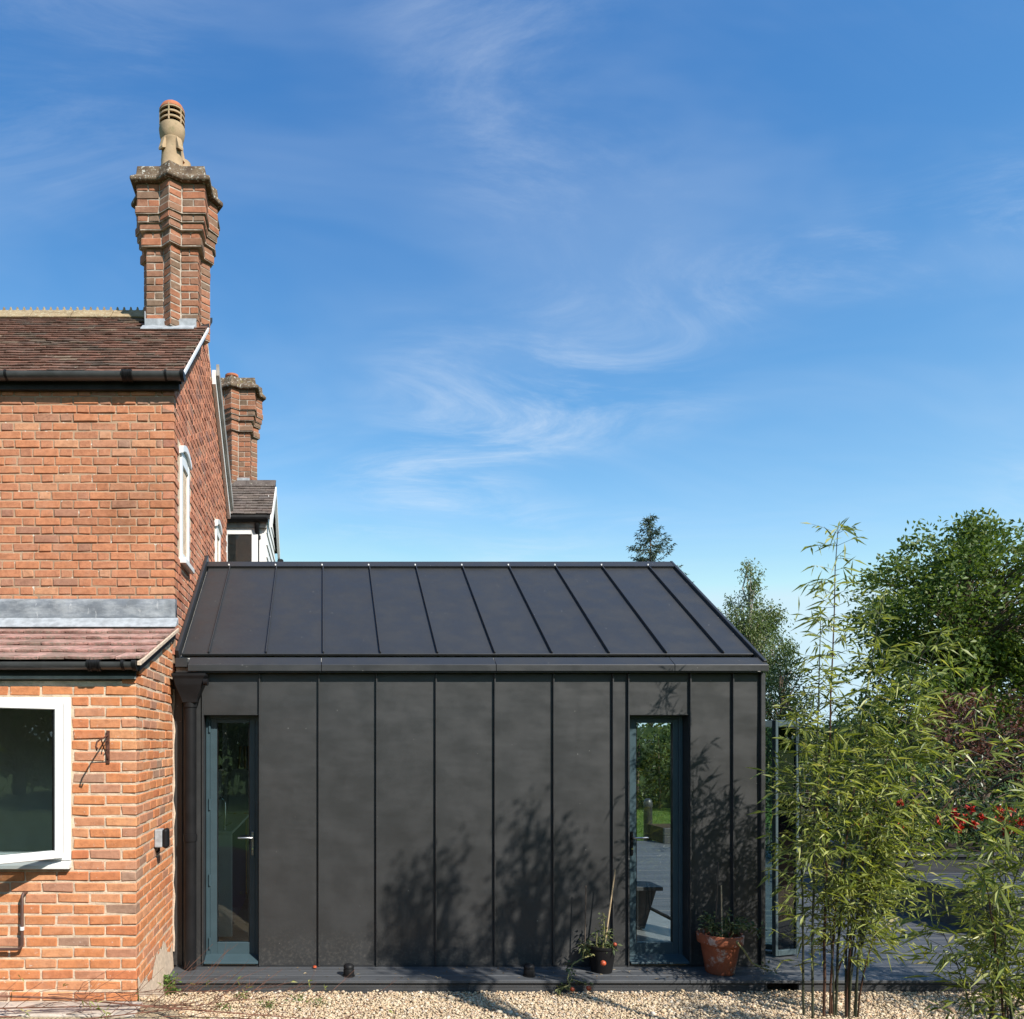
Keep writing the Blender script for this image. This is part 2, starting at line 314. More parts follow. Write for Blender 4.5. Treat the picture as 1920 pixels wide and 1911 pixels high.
M['alu_grey'] = simple('grey_aluminium_frame', (0.075, 0.105, 0.115), 0.35, 0.5, 0.2, var=0.05)
M['picture'] = simple('dark_picture', (0.12, 0.11, 0.08), 0.5, 0.3, var=0.6, scale=6)
M['canvas'] = simple('artist_canvas', (0.55, 0.54, 0.5), 0.8, 0.2, var=0.1)

# ------------------------------------------------------------------ builders
def props(o, label=None, cat=None, group=None, kind=None):
    for k, v in (('label', label), ('category', cat), ('group', group), ('kind', kind)):
        if v: o[k] = v
    return o
def empty(name, loc, label, cat, group=None):
    o = bpy.data.objects.new(name, None); COL.objects.link(o); o.location = loc; o.empty_display_size = 0.1
    return props(o, label, cat, group)
def adopt(o, parent):
    if parent is not None:
        o.parent = parent
        o.matrix_parent_inverse = Matrix.Translation(-wloc(parent))
def wloc(o):
    if o.parent is None: return o.location.copy()
    return wloc(o.parent) + Vector(o.matrix_parent_inverse.translation) + o.location
class MB:
    def __init__(s): s.v = []; s.f = []; s.r = []
    def add(s, vs, fs, r=0.5):
        b = len(s.v); s.v.extend([tuple(x) for x in vs]); s.f.extend([tuple(i + b for i in f) for f in fs]); s.r.extend([r] * len(fs)); return s
    def box(s, x0, x1, y0, y1, z0, z1, r=0.5):
        return s.add([(x0, y0, z0), (x1, y0, z0), (x1, y1, z0), (x0, y1, z0), (x0, y0, z1), (x1, y0, z1), (x1, y1, z1), (x0, y1, z1)],
                     [(0, 3, 2, 1), (4, 5, 6, 7), (0, 1, 5, 4), (1, 2, 6, 5), (2, 3, 7, 6), (3, 0, 4, 7)], r)
    def obox(s, c, ax, ay, az, r=0.5):
        """box from centre and three half-axis vectors"""
        c, ax, ay, az = map(Vector, (c, ax, ay, az)); V = [c + ax * i + ay * j + az * k for k in (-1, 1) for i, j in ((-1, -1), (1, -1), (1, 1), (-1, 1))]
        return s.add(V, [(0, 3, 2, 1), (4, 5, 6, 7), (0, 1, 5, 4), (1, 2, 6, 5), (2, 3, 7, 6), (3, 0, 4, 7)], r)
    def prism(s, poly, fn, t0, t1, r=0.5):
        """poly of (a,b) extruded; fn(a,b,t)->xyz"""
        n = len(poly); V = [fn(a, b, t0) for a, b in poly] + [fn(a, b, t1) for a, b in poly]
        return s.add(V, [tuple(range(n))[::-1], tuple(range(n, 2 * n))] + [(i, (i + 1) % n, n + (i + 1) % n, n + i) for i in range(n)], r)
    def tube(s, pts, radii, n=6, r=0.5, cap=True):
        pts = [Vector(p) for p in pts]
        if isinstance(radii, (int, float)): radii = [radii] * len(pts)
        V = []; fs = []
        t = (pts[1] - pts[0]).normalized(); u = t.orthogonal().normalized()
        for i, p in enumerate(pts):
            a = pts[max(0, i - 1)]; b = pts[min(len(pts) - 1, i + 1)]; t = (b - a).normalized()
            u = (u - t * u.dot(t)); u = u.normalized() if u.length > 1e-6 else t.orthogonal().normalized(); v = t.cross(u)
            for k in range(n):
                an = 2 * math.pi * k / n; V.append(p + (u * math.cos(an) + v * math.sin(an)) * radii[i])
        for i in range(len(pts) - 1):
            for k in range(n): fs.append((i * n + k, i * n + (k + 1) % n, (i + 1) * n + (k + 1) % n, (i + 1) * n + k))
        if cap: fs.append(tuple(range(n))[::-1]); fs.append(tuple(range((len(pts) - 1) * n, len(pts) * n)))
        return s.add(V, fs, r)
    def lathe(s, prof, c, n=24, r=0.5, cap=True):
        V = []; fs = []
        for (rr, z) in prof:
            for k in range(n):
                a = 2 * math.pi * k / n; V.append((c[0] + rr * math.cos(a), c[1] + rr * math.sin(a), c[2] + z))
        for i in range(len(prof) - 1):
            for k in range(n): fs.append((i * n + k, i * n + (k + 1) % n, (i + 1) * n + (k + 1) % n, (i + 1) * n + k))
        if cap: fs.append(tuple(range(n))[::-1]); fs.append(tuple(range((len(prof) - 1) * n, len(prof) * n)))
        return s.add(V, fs, r)
    def mesh(s, name, attr=False):
        m = bpy.data.meshes.new(name); m.from_pydata(s.v, [], s.f); m.update()
        if attr:
            a = m.attributes.new('rnd', 'FLOAT', 'FACE'); a.data.foreach_set('value', s.r)
        return m
    def build(s, name, mat, parent=None, smooth=False, bevel=0.0, attr=False, seg=1, **kw):
        m = s.mesh(name, attr); m.materials.append(M[mat])
        o = bpy.data.objects.new(name, m); COL.objects.link(o)
        if smooth:
            for p in m.polygons: p.use_smooth = True
            md = None
            m.set_sharp_from_angle(angle=rad(40))
        if bevel:
            b = o.modifiers.new('bevel', 'BEVEL'); b.width = bevel; b.segments = seg; b.limit_method = 'ANGLE'; b.angle_limit = rad(40)
        adopt(o, parent); props(o, **kw); return o
def X(px, Y): return (px - CX) * Y / F
def Z(py, Y): return EYE - (py - CY) * Y / F
def place(mesh, name, loc, parent, rot=None, scale=None, **kw):
    o = bpy.data.objects.new(name, mesh); COL.objects.link(o); o.location = loc
    if rot: o.rotation_euler = rot
    if scale: o.scale = scale
    adopt(o, parent); return props(o, **kw)
def bulk_mesh(name, V, faces_n, Fidx, rnd, mat):
    """numpy mesh: V (n,3), every face with faces_n corners, Fidx (m,faces_n)"""
    m = bpy.data.meshes.new(name); m.vertices.add(len(V)); m.vertices.foreach_set('co', V.astype(np.float32).ravel())
    nf = len(Fidx); m.loops.add(nf * faces_n); m.loops.foreach_set('vertex_index', Fidx.astype(np.int32).ravel())
    m.polygons.add(nf); m.polygons.foreach_set('loop_start', np.arange(0, nf * faces_n, faces_n, dtype=np.int32))
    m.update(calc_edges=True)
    a = m.attributes.new('rnd', 'FLOAT', 'FACE'); a.data.foreach_set('value', rnd.astype(np.float32))
    m.materials.append(M[mat]); m.validate(); return m
def nrm(a): return a / np.maximum(np.linalg.norm(a, axis=1, keepdims=True), 1e-9)
def leaves(name, pos, dirs, L, Wd, mat, parent=None, fold=0.25, droop=0.2, rng=RNG, tone=None, flat=0.0, **kw):
    n = len(pos); dirs = nrm(dirs); up = rng.normal(size=(n, 3)); up[:, 2] += flat
    side = nrm(np.cross(dirs, up)); nor = np.cross(side, dirs)
    L = np.broadcast_to(L, (n,))[:, None]; Wd = np.broadcast_to(Wd, (n,))[:, None]
    mid = pos + dirs * L * 0.42; tip = pos + dirs * L; tip[:, 2] -= (droop * L)[:, 0]
    V = np.stack([pos, mid + side * Wd / 2 + nor * fold * Wd, tip, mid - side * Wd / 2 + nor * fold * Wd], 1).reshape(-1, 3)
    b = np.arange(n)[:, None] * 4
    Fi = np.concatenate([b + [[0, 2, 1]], b + [[0, 3, 2]]], 1).reshape(-1, 3)
    t = rng.random(n) if tone is None else np.clip(tone, 0, 1)
    o = bpy.data.objects.new(name, bulk_mesh(name, V, 3, Fi, np.repeat(t, 2), mat)); COL.objects.link(o)
    adopt(o, parent); return props(o, **kw)

# chamfered brick, 44 triangles, centred on its own middle
def chamfer(lx, ly, lz, c=0.004, j=0.0015, rng=random):
    V = []; idx = {}
    for sx in (-1, 1):
        for sy in (-1, 1):
            for sz in (-1, 1):
                jj = [rng.uniform(-j, j) for _ in range(3)]
                for a in range(3):
                    p = [sx * (lx / 2 - c), sy * (ly / 2 - c), sz * (lz / 2 - c)]
                    p[a] += (sx, sy, sz)[a] * c
                    idx[(sx, sy, sz, a)] = len(V); V.append(tuple(p[i] + jj[i] for i in range(3)))
    fs = []
    S = (-1, 1)
    for a in range(3):
        o = [i for i in range(3) if i != a]
        for s in S:
            q = []
            for (u, v) in ((-1, -1), (1, -1), (1, 1), (-1, 1)):
                k = [0, 0, 0]; k[a] = s; k[o[0]] = u; k[o[1]] = v; q.append(idx[(*k, a)])
            fs.append(q)
    for a in range(3):          # edges along axis a
        o = [i for i in range(3) if i != a]
        for u in S:
            for v in S:
                k = [0, 0, 0]; k[o[0]] = u; k[o[1]] = v
                k0 = list(k); k0[a] = -1; k1 = list(k); k1[a] = 1
                fs.append([idx[(*k0, o[0])], idx[(*k1, o[0])], idx[(*k1, o[1])], idx[(*k0, o[1])]])
    for sx in S:
        for sy in S:
            for sz in S: fs.append([idx[(sx, sy, sz, a)] for a in range(3)])
    # outward winding
    out = []
    for f in fs:
        p = [Vector(V[i]) for i in f]; c0 = sum(p, Vector()) / len(p); n = (p[1] - p[0]).cross(p[2] - p[0])
        out.append(f if n.dot(c0) > 0 else f[::-1])
    return V, out
_bm = {}
def brick_mesh(kind, lx, ly, lz, mat, nvar=5):
    k = (kind, mat, random.randrange(nvar))
    if k not in _bm:
        V, fs = chamfer(lx, ly, lz, 0.006, 0.0032)
        m = bpy.data.meshes.new('brick'); m.from_pydata(V, [], fs); m.update(); m.materials.append(M[mat]); _bm[k] = m
    return _bm[k]
class Bricks:
    """sets bricks one by one as objects, or into one joined mass"""
    def __init__(s, parent, mat, mass_mat): s.p = parent; s.mat = mat; s.mass = MB(); s.mm = mass_mat; s.n = 0
    def put(s, c, lx, ly, lz, single=True, rotz=0.0):
        c = Vector(c) + Vector((random.uniform(-1, 1), random.uniform(-1, 1), random.uniform(-1, 1))) * 0.0014
        if single:
            base = (round(lx, 3), round(ly, 3), round(lz, 3))
            m = brick_mesh(base, lx, ly, lz, s.mat, 4)
            place(m, 'brick', c, s.p, rot=(random.uniform(-.006, .006), random.uniform(-.006, .006), rotz + random.uniform(-.006, .006))); s.n += 1
        else:
            V, fs = chamfer(lx, ly, lz, 0.0045, 0.0018)
            ca, sa = math.cos(rotz), math.sin(rotz)
            s.mass.add([(c.x + x * ca - y * sa, c.y + x * sa + y * ca, c.z + z) for x, y, z in V], fs, random.random())
    def finish(s, name='brick_mass'):
        if s.mass.v: s.mass.build(name, s.mm, s.p, attr=True, kind='stuff')

# ================================================================== THE SETTING
def sm(t):
    t = np.clip(t, 0, 1); return t * t * (3 - 2 * t)
def ground_z(x, y):
    x = np.asarray(x, float); y = np.asarray(y, float)
    return 0.25 * sm((-0.72 - x) / 0.5) * sm((5.95 - y) / 0.45) * (1 - sm((3.2 - y) / 1.5)) + 0.40 * sm((4.7 - y) / 2.2)
def sheet(name, x0, x1, y0, y1, nx, ny, zf, mat, **kw):
    gx, gy = np.meshgrid(np.linspace(x0, x1, nx), np.linspace(y0, y1, ny)); V = np.stack([gx, gy, zf(gx, gy)], -1).reshape(-1, 3)
    i = (np.arange(ny - 1)[:, None] * nx + np.arange(nx - 1)[None]).ravel()[:, None]
    o = bpy.data.objects.new(name, bulk_mesh(name, V, 4, i + [[0, 1, nx + 1, nx]], np.full(len(i), .5), mat)); COL.objects.link(o)
    for p in o.data.polygons: p.use_smooth = True
    return props(o, **kw)
big = sheet('ground', -900, 900, -900, 900, 3, 3, lambda x, y: np.full_like(x, -0.30), 'lawn', kind='structure')
gb = sheet('gravel_bed', -7, 12, 5.0, 7.0, 153, 40, lambda x, y: ground_z(x, y) - 0.006, 'gravel', kind='structure')
soil1 = sheet('planting_bed', -30, 30, 1.9, 5.02, 120, 40, lambda x, y: ground_z(x, y) - .004, 'soil', kind='structure')
lawn1 = sheet('lawn_front', -30, 30, -40, 1.92, 60, 60, lambda x, y: ground_z(x, y) + 0.02 * np.sin(x * .7) * np.cos(y * .5), 'lawn', kind='structure')
lawn2 = sheet('lawn_rear', -30, 60, 15.3, 90, 30, 30, lambda x, y: np.full_like(x, 0.0), 'lawn', kind='structure')
lawn3 = sheet('border_soil', 9.6, 40, 6.9, 15.4, 4, 4, lambda x, y: np.full_like(x, -0.01), 'soil', kind='structure')
path = MB().box(-6, -1.25, 5.14, 5.405, 0.0, 0.262).build('footpath', 'concrete', bevel=0.01, kind='structure')

# pebbles: real stones, joined
def pebbles():
    ico_v = []; t = (1 + 5 ** .5) / 2
    for a, b in ((1, t), (-1, t), (1, -t), (-1, -t)): ico_v += [(a, b, 0), (0, a, b), (b, 0, a)]
    ico = np.array(ico_v, float); ico /= np.linalg.norm(ico[0])
    fs = []
    for i in range(12):
        for j in range(i + 1, 12):
            for k in range(j + 1, 12):
                d = [np.linalg.norm(ico[p] - ico[q]) for p, q in ((i, j), (j, k), (i, k))]
                if max(d) < 1.2:
                    n = np.cross(ico[j] - ico[i], ico[k] - ico[i])
                    fs.append((i, j, k) if n @ (ico[i] + ico[j] + ico[k]) > 0 else (i, k, j))
    fs = np.array(fs); n = 46000
    x = RNG.uniform(-1.6, 6.6, n); y = RNG.uniform(5.45, 6.40, n)
    keep = ~((x < -1.29) & (y > 5.40)); x, y = x[keep], y[keep]; n = len(x)
    s = RNG.lognormal(math.log(0.0070), 0.34, n)
    z = ground_z(x, y) + s * RNG.uniform(0.0, 0.9, n) + 0.012 * sm((y - 6.22) / .12) * RNG.random(n)
    axes = np.stack([RNG.uniform(.8, 1.35, n), RNG.uniform(.75, 1.1, n), RNG.uniform(.5, .8, n)], 1) * s[:, None]
    jit = RNG.uniform(.82, 1.15, (n, 12, 1)); P = ico[None] * jit * axes[:, None, :]
    a = RNG.uniform(0, 2 * math.pi, n); ca, sa = np.cos(a)[:, None], np.sin(a)[:, None]
    tl = RNG.normal(0, .35, n)[:, None]
    px, py, pz = P[..., 0], P[..., 1], P[..., 2]; pz, px = pz + tl * px, px - tl * pz
    Q = np.stack([px * ca - py * sa + x[:, None], px * sa + py * ca + y[:, None], pz + z[:, None]], -1)
    Fi = (np.arange(n)[:, None, None] * 12 + fs[None]).reshape(-1, 3)
    o = bpy.data.objects.new('gravel', bulk_mesh('gravel', Q.reshape(-1, 3), 3, Fi, np.repeat(RNG.random(n), 20), 'stone')); COL.objects.link(o)
    for p in o.data.polygons: p.use_smooth = True
    props(o, 'buff and honey coloured gravel spread in front of the deck', 'gravel', kind='stuff')
pebbles()

# ================================================================== DECK
DZ = 0.115                                # deck level
WY = 6.744                                # the metal facade
deck = empty('timber_deck', (3.0, 6.6, 0), 'charcoal grey composite deck running along the metal extension and out beside it', 'deck')
def board(x0, x1, y0, y1, zt, mat='deck', name='deck_board', parent=deck, th=0.026):
    key = ('bd', round(x1 - x0, 3), round(y1 - y0, 3), mat, th)
    if key not in _bm:
        m = MB().box(-(x1 - x0) / 2, (x1 - x0) / 2, -(y1 - y0) / 2, (y1 - y0) / 2, -th, 0).mesh(name); m.materials.append(M[mat]); _bm[key] = m
    o = place(_bm[key], name, ((x0 + x1) / 2, (y0 + y1) / 2, zt + random.uniform(-.0012, .0012)), parent)
    b = o.modifiers.new('bevel', 'BEVEL'); b.width = 0.004; b.segments = 2
    return o
for k in range(3):
    y0 = 6.352 + k * 0.1305
    board(-1.285, 3.02, y0, y0 + 0.1255, DZ); board(3.025, 9.5, y0, y0 + 0.1255, DZ)
NB = 61
for k in range(NB):
    y0 = 6.352 + 0.1305 * 3 + k * 0.1395
    xe = 9.5
    board(3.90, xe, y0, y0 + 0.1345, DZ)
# grooved riser under the nosing (a gap of open void between the two lengths)
def riser(x0, x1):
    z = 0.002; poly = [(6.392, 0.0)]; n = 7; h = 0.083 / n
    for i in range(n):
        poly += [(6.372, z + 0.001), (6.372, z + h * .62), (6.380, z + h * .70), (6.380, z + h * .96)]; z += h
    poly += [(6.392, 0.086)]
    MB().prism(poly, lambda a, b, t: (t, a, b), x0, x1).build('riser_board', 'deck_low', deck)
riser(-1.27, 1.2); riser(1.204, 3.667); riser(3.93, 6.5); riser(6.504, 9.5)
MB().box(3.60, 4.0, 6.50, 6.53, 0.0, 0.085).build('joist', 'blackwood', deck)
for xx in (3.64, 3.955): MB().box(xx - .02, xx + .02, 6.393, 6.50, 0, 0.087).build('joist', 'blackwood', deck)
for xx in np.arange(-1.0, 9.4, 0.6):
    if not 3.5 < xx < 4.1: MB().box(xx - .02, xx + .02, 6.394, 6.74 if xx < 3.9 else 15.2, 0, 0.086).build('joist', 'blackwood', deck)

# ================================================================== METAL EXTENSION
EXL, EXR = -1.285, 3.84
RY0, RZ0, RYR, RZR = 6.85, 2.853, 8.51, 4.030        # eave edge and ridge of the roof plane
SL = (RZR - RZ0) / (RYR - RY0); RL = math.hypot(1, SL)
ext = empty('metal_extension', (1.3, 8.4, DZ), 'single storey extension clad in anthracite standing seam metal with pitched roof', 'extension')
def wx(px): return X(px, WY)
D1 = (wx(380), wx(487)); D2 = (wx(1178), wx(1293)); DH = Z(1340, WY); WZ1 = 2.70
# structural core behind the panels
c = MB()
segs = [(EXL + .01, D1[0] - .005), (D1[1] + .005, D2[0] - .005), (D2[1] + .005, EXR - .01)]
for a, b in segs: c.box(a, b, WY + .012, WY + .22, 0.0, 2.72)
for a, b in (D1, D2): c.box(a + .012, b - .012, WY + .012, WY + .22, DH + .01, 2.72)
c.build('wall', 'plaster', ext)
mb = MB()
mb.box(EXL + .005, EXR - 3.0, 10.1, 10.25, 0, 2.75)
mb.box(EXR - 3.0, EXR, 10.1, 10.25, 2.4, 2.75)
mb.box(EXL + .005, EXL + .05, WY + .23, 10.09, 0, 2.8)
mb.build('wall', 'plaster', ext)
MB().box(EXL + .06, EXR, WY + .0, 10.09, 0.0, DZ - .012).build('floor_slab', 'floor', ext)
# wall panels: pan (slightly dished sheet) + seam upstand
def pan(x0, x1, z0, z1, y, mat='zinc', name='wall_panel', k=6):
    """a panel: turned edges and a faint oil-canned surface"""
    nx, nz = 8, max(8, int((z1 - z0) / .09)); V = []; fs = []
    ph = random.uniform(0, 9)
    for j in range(nz + 1):
        for i in range(nx + 1):
            u, v = i / nx, j / nz; e = min(u, 1 - u, .25) / .25 * min(v, 1 - v, .12) / .12
            e = e * e * (3 - 2 * e); dy = 0.0022 * e * (math.sin(ph + v * k * 1.3) + .5 * math.sin(ph * 2 + v * k * 3.1 + u * 3))
            V.append((x0 + (x1 - x0) * u, y + dy, z0 + (z1 - z0) * v))
    for j in range(nz):
        for i in range(nx): a = j * (nx + 1) + i; fs.append((a, a + 1, a + nx + 2, a + nx + 1))
    mbp = MB().add(V, fs); o = mbp.build(name, mat, ext, smooth=True)
    sd_ = o.modifiers.new('thick', 'SOLIDIFY'); sd_.thickness = 0.004; sd_.offset = -1
    es = o.modifiers.new('crisp', 'EDGE_SPLIT'); es.split_angle = rad(35)
    return o
def seam(x, z0, z1, y=WY, wd=0.011, pr=0.026): return MB().box(x - wd / 2, x + wd / 2, y - pr, y + .004, z0, z1).build('wall_seam', 'zinc', ext, bevel=0.002)
WS = [wx(p) for p in (487, 598, 706, 817, 927, 1037, 1148, 1177)]
zb, zt = DZ + .012, 2.668
for a, b in zip(WS[:-1], WS[1:]): pan(a + .004, b - .004, zb, zt, WY)
pan(wx(1293) + .004, wx(1373) - .004, zb, zt, WY); pan(wx(1373) + .004, wx(1436) - .004, zb, zt, WY)
pan(D1[0] + .004, D1[1] - .004, DH + .004, zt, WY, name='header_panel', k=3); pan(D2[0] + .008, D2[1] - .004, DH + .004, zt, WY, name='header_panel', k=3)
pan(wx(341), D1[0] - .004, zb, zt, WY); pan(wx(322), wx(341) - .002, zb, zt, WY + .0)
for x in WS[1:-1] + [wx(1373)]: seam(x, zb - .004, zt)
seam(D1[1], zb - .004, zt); seam(WS[-1], zb - .004, zt); seam(D2[1], zb - .004, zt); seam(D1[0], zb - .004, zt, pr=.018); seam(wx(341), zb, zt, pr=.016)
for a, b in (D1, D2):      # door reveals and drip
    MB().box(a - .003, a + .011, WY - .004, WY + .14, zb, DH + .012).build('door_reveal', 'trim', ext)
    MB().box(b - .011, b + .003, WY - .004, WY + .14, zb, DH + .012).build('door_reveal', 'trim', ext)
    MB().box(a + .012, b - .012, WY - .006, WY + .14, DH - .004, DH + .003).build('door_head', 'zinc', ext)
MB().box(EXR - .028, EXR, WY - .03, WY + .02, zb, 2.67).build('corner_trim', 'zinc', ext, bevel=0.003)
MB().box(EXR - .02, EXR - .002, WY + .022, WY + .30, zb, 2.67).build('corner_trim', 'zinc', ext)
MB().box(EXL + .01, EXR - .03, WY - .012, WY + .012, DZ + .002, DZ + .011).build('base_trim', 'trim', ext)
# eaves: gutter apron and fascia in lengths
AP = [(6.775, 2.812), (6.66, 2.737), (6.66, 2.683), (6.672, 2.683), (6.672, 2.727), (6.775, 2.800)]
cuts = [X(352, 6.66), X(603, 6.66), X(931, 6.66), X(1266, 6.66), EXR + .012]
for a, b in zip(cuts[:-1], cuts[1:]):
    MB().prism(AP, lambda p, q, t: (t, p, q), a, b - .004).build('eaves_fascia', 'zinc_roof', ext, bevel=0.002)
MB().box(EXL + .02, EXR - .01, 6.674, 6.86, 2.672, 2.680).build('soffit', 'trim', ext)
MB().box(EXL + .02, EXR - .02, 6.80, 6.86, 2.684, 2.775).build('eaves_gutter', 'black', ext)
MB().box(EXL + .01, X(352, 6.66) - .01, 6.70, 6.84, 2.72, 2.80).build('gutter_outlet', 'trim', ext, bevel=.004)
# roof: trays, seams, ridge
def rp(x, y, up=0.0): return (x, y - up * SL / RL, RZ0 + (y - RY0) * SL + up / RL)
def slope_strip(x0, x1, y0, y1, u0, u1, name, mat, n=1, parent=ext, bev=0):
    V = [rp(x, y, u) for u in (u0, u1) for x, y in ((x0, y0), (x1, y0), (x1, y1), (x0, y1))]
    return MB().add(V, [(0, 3, 2, 1), (4, 5, 6, 7), (0, 1, 5, 4), (1, 2, 6, 5), (2, 3, 7, 6), (3, 0, 4, 7)]).build(name, mat, parent, bevel=bev)
RS = [EXL + .045] + [0.010 + 0.506 * k for k in range(-2, 8)] + [EXR - .012]
for a, b in zip(RS[:-1], RS[1:]):
    nx, ny = 10, 24; V = []; fs = []; ph = random.uniform(0, 9)
    for j in range(ny + 1):
        for i in range(nx + 1):
            u, v = i / nx, j / ny; e = min(u, 1 - u, .25) * 4
            V.append(rp(a + .004 + (b - a - .008) * u, RY0 + (RYR - RY0) * v, 0.0009 * e * e * (3 - 2 * e) * math.sin(ph + 9 * v) * min(1, 8 * min(v, 1 - v))))
    for j in range(ny):
        for i in range(nx): q = j * (nx + 1) + i; fs.append((q, q + 1, q + nx + 2, q + nx + 1))
    o = MB().add(V, fs).build('roof_tray', 'zinc_roof', ext, smooth=True)
    sd_ = o.modifiers.new('thick', 'SOLIDIFY'); sd_.thickness = 0.006; sd_.offset = -1
    es = o.modifiers.new('crisp', 'EDGE_SPLIT'); es.split_angle = rad(35)
for x in RS[1:-1]:
    slope_strip(x - .0055, x + .0055, RY0 - .004, RYR - .07, -.003, .027, 'roof_seam', 'zinc_roof', bev=.002)
    yb = RYR - .085; p = Vector(rp(x - .012, yb, .036))
    MB().lathe([(0.0, .006), (.007, .005), (.009, .0), (.009, -.012)], p, 8).build('ridge_rivet', 'white', ext)
slope_strip(EXL + .04, EXR - .01, RY0 - .008, RY0 + .012, -.016, .004, 'roof_drip', 'zinc_roof', bev=.002)
slope_strip(EXR - .016, EXR + .012, RY0 - .14, RYR + .01, -.055, .030, 'verge_trim', 'trim', bev=.003)
slope_strip(EXL, EXL + .032, RY0 - .06, RYR + .05, -.03, .075, 'abutment_flashing', 'trim', bev=.003)
slope_strip(EXL + .034, EXR - .004, RYR - .10, RYR + .0, .018, .026, 'ridge_cap', 'zinc_roof')
slope_strip(EXL + .034, EXR - .004, RYR - .104, RYR - .094, .002, .026, 'ridge_cap', 'trim')
# under-deck of the roof and the rear slope
V = [(EXL + .01, RY0 - .0, RZ0 - .05), (EXR - .02, RY0 - .0, RZ0 - .05), (EXR - .02, RYR, RZR - .05), (EXL + .01, RYR, RZR - .05)]
V2 = [(x, y, z - .12) for x, y, z in V]
MB().add(V + V2, [(0, 1, 2, 3), (7, 6, 5, 4), (0, 4, 5, 1), (1, 5, 6, 2), (2, 6, 7, 3), (3, 7, 4, 0)]).build('roof_structure', 'plaster', ext)
V = [(EXL, RYR, RZR + .02), (EXR, RYR, RZR + .02), (EXR, 10.30, 2.78), (EXL, 10.30, 2.78)]; V2 = [(x, y, z - .15) for x, y, z in V]
MB().add(V + V2, [(0, 1, 2, 3), (7, 6, 5, 4), (0, 4, 5, 1), (1, 5, 6, 2), (2, 6, 7, 3), (3, 7, 4, 0)]).build('rear_roof_slope', 'zinc_roof', ext)
# right gable end: glazed opening under a solid gable
g = MB(); g.prism([(WY + .30, 2.42), (10.09, 2.42), (10.09, 2.68), (RYR, RZR - .19), (WY + .30, 2.79)], lambda a, b, t: (t, a, b), EXR - .12, EXR - .004)
g.build('gable_cladding', 'zinc', ext)
MB().box(EXR - .12, EXR - .004, 9.75, 10.09, 0.0, 2.415).build('gable_pier', 'zinc', ext)
# two doors
def door(x0, x1, hinge_left, lab):
    yf = WY + .105; z0 = DZ + .055; z1 = DH - .0045
    d = MB(); fw = .034
    d.box(x0 + .014, x0 + .014 + fw, yf - .01, yf + .06, z0, z1).box(x1 - .014 - fw, x1 - .014, yf - .01, yf + .06, z0, z1)
    d.box(x0 + .014 + fw, x1 - .014 - fw, yf - .01, yf + .06, z1 - .03, z1)
    fr = d.build('door', 'slate_frame', ext, bevel=.003, label=lab)
    a, b = x0 + .014 + fw + .0008, x1 - .014 - fw - .0008; s1 = .062; t0, t1 = z0 + .012, z1 - .0305
    sr = .05
    lf = MB(); lf.box(a, a + s1, yf, yf + .05, t0, t1).box(b - sr, b, yf, yf + .05, t0, t1)
    lf.box(a + s1, b - sr, yf, yf + .05, t0, t0 + .115).box(a + s1, b - sr, yf, yf + .05, t1 - .035, t1)
    lf.build('door_leaf', 'slate_frame', fr, bevel=.003)
    MB().box(a + s1 - .004, b - sr + .004, yf + .022, yf + .028, t0 + .11, t1 - .03).build('pane', 'glass', fr)
    gs = MB()
    for q in ((a + s1, a + s1 + .007), (b - sr - .007, b - sr)): gs.box(q[0], q[1], yf + .003, yf + .021, t0 + .116, t1 - .036)
    gs.build('glazing_gasket', 'black', fr)
    MB().prism([(WY - .035, DZ + .028), (WY - .035, DZ + .042), (yf + .0, z0 + .025), (yf + .07, z0 + .025), (yf + .07, DZ + .028)], lambda p, q, t: (t, p, q), x0 + .013, x1 - .013).build('sill', 'slate_frame', fr, bevel=.002)
    MB().box(x0 + .02, x1 - .03, WY + .0, WY + .1, DZ + .003, DZ + .026).build('threshold', 'wood', fr)
    hz = Z(1570, yf)
    hx = (b - .022) if hinge_left else (a + .022); dr = -1 if hinge_left else 1
    MB().box(hx - .012, hx + .012, yf - .012, yf, hz - .16, hz + .05).build('handle_plate', 'black' if not hinge_left else 'steel', fr, bevel=.004)
    MB().tube([(hx, yf - .01, hz), (hx, yf - .052, hz), (hx + dr * .012, yf - .058, hz), (hx + dr * .125, yf - .055, hz)], .0085, 8).build('handle', 'steel', fr, smooth=True)
    MB().tube([(hx, yf - .02, hz - .10), (hx, yf - .011, hz - .10)], .008, 8).build('key_cylinder', 'chrome', fr)
    if hinge_left:
        for zz_ in (z1 - .10, z0 + 1.35, z0 + .68, z0 + .12):
            MB().tube([(a - .002, yf - .014, zz_ - .05), (a - .002, yf - .014, zz_ + .05)], .010, 8).build('hinge', 'slate_frame', fr, smooth=True)
    return fr
door(D1[0], D1[1], True, 'slate blue door by the downpipe'); door(D2[0], D2[1], False, 'slate blue door nearer the glazed corner')
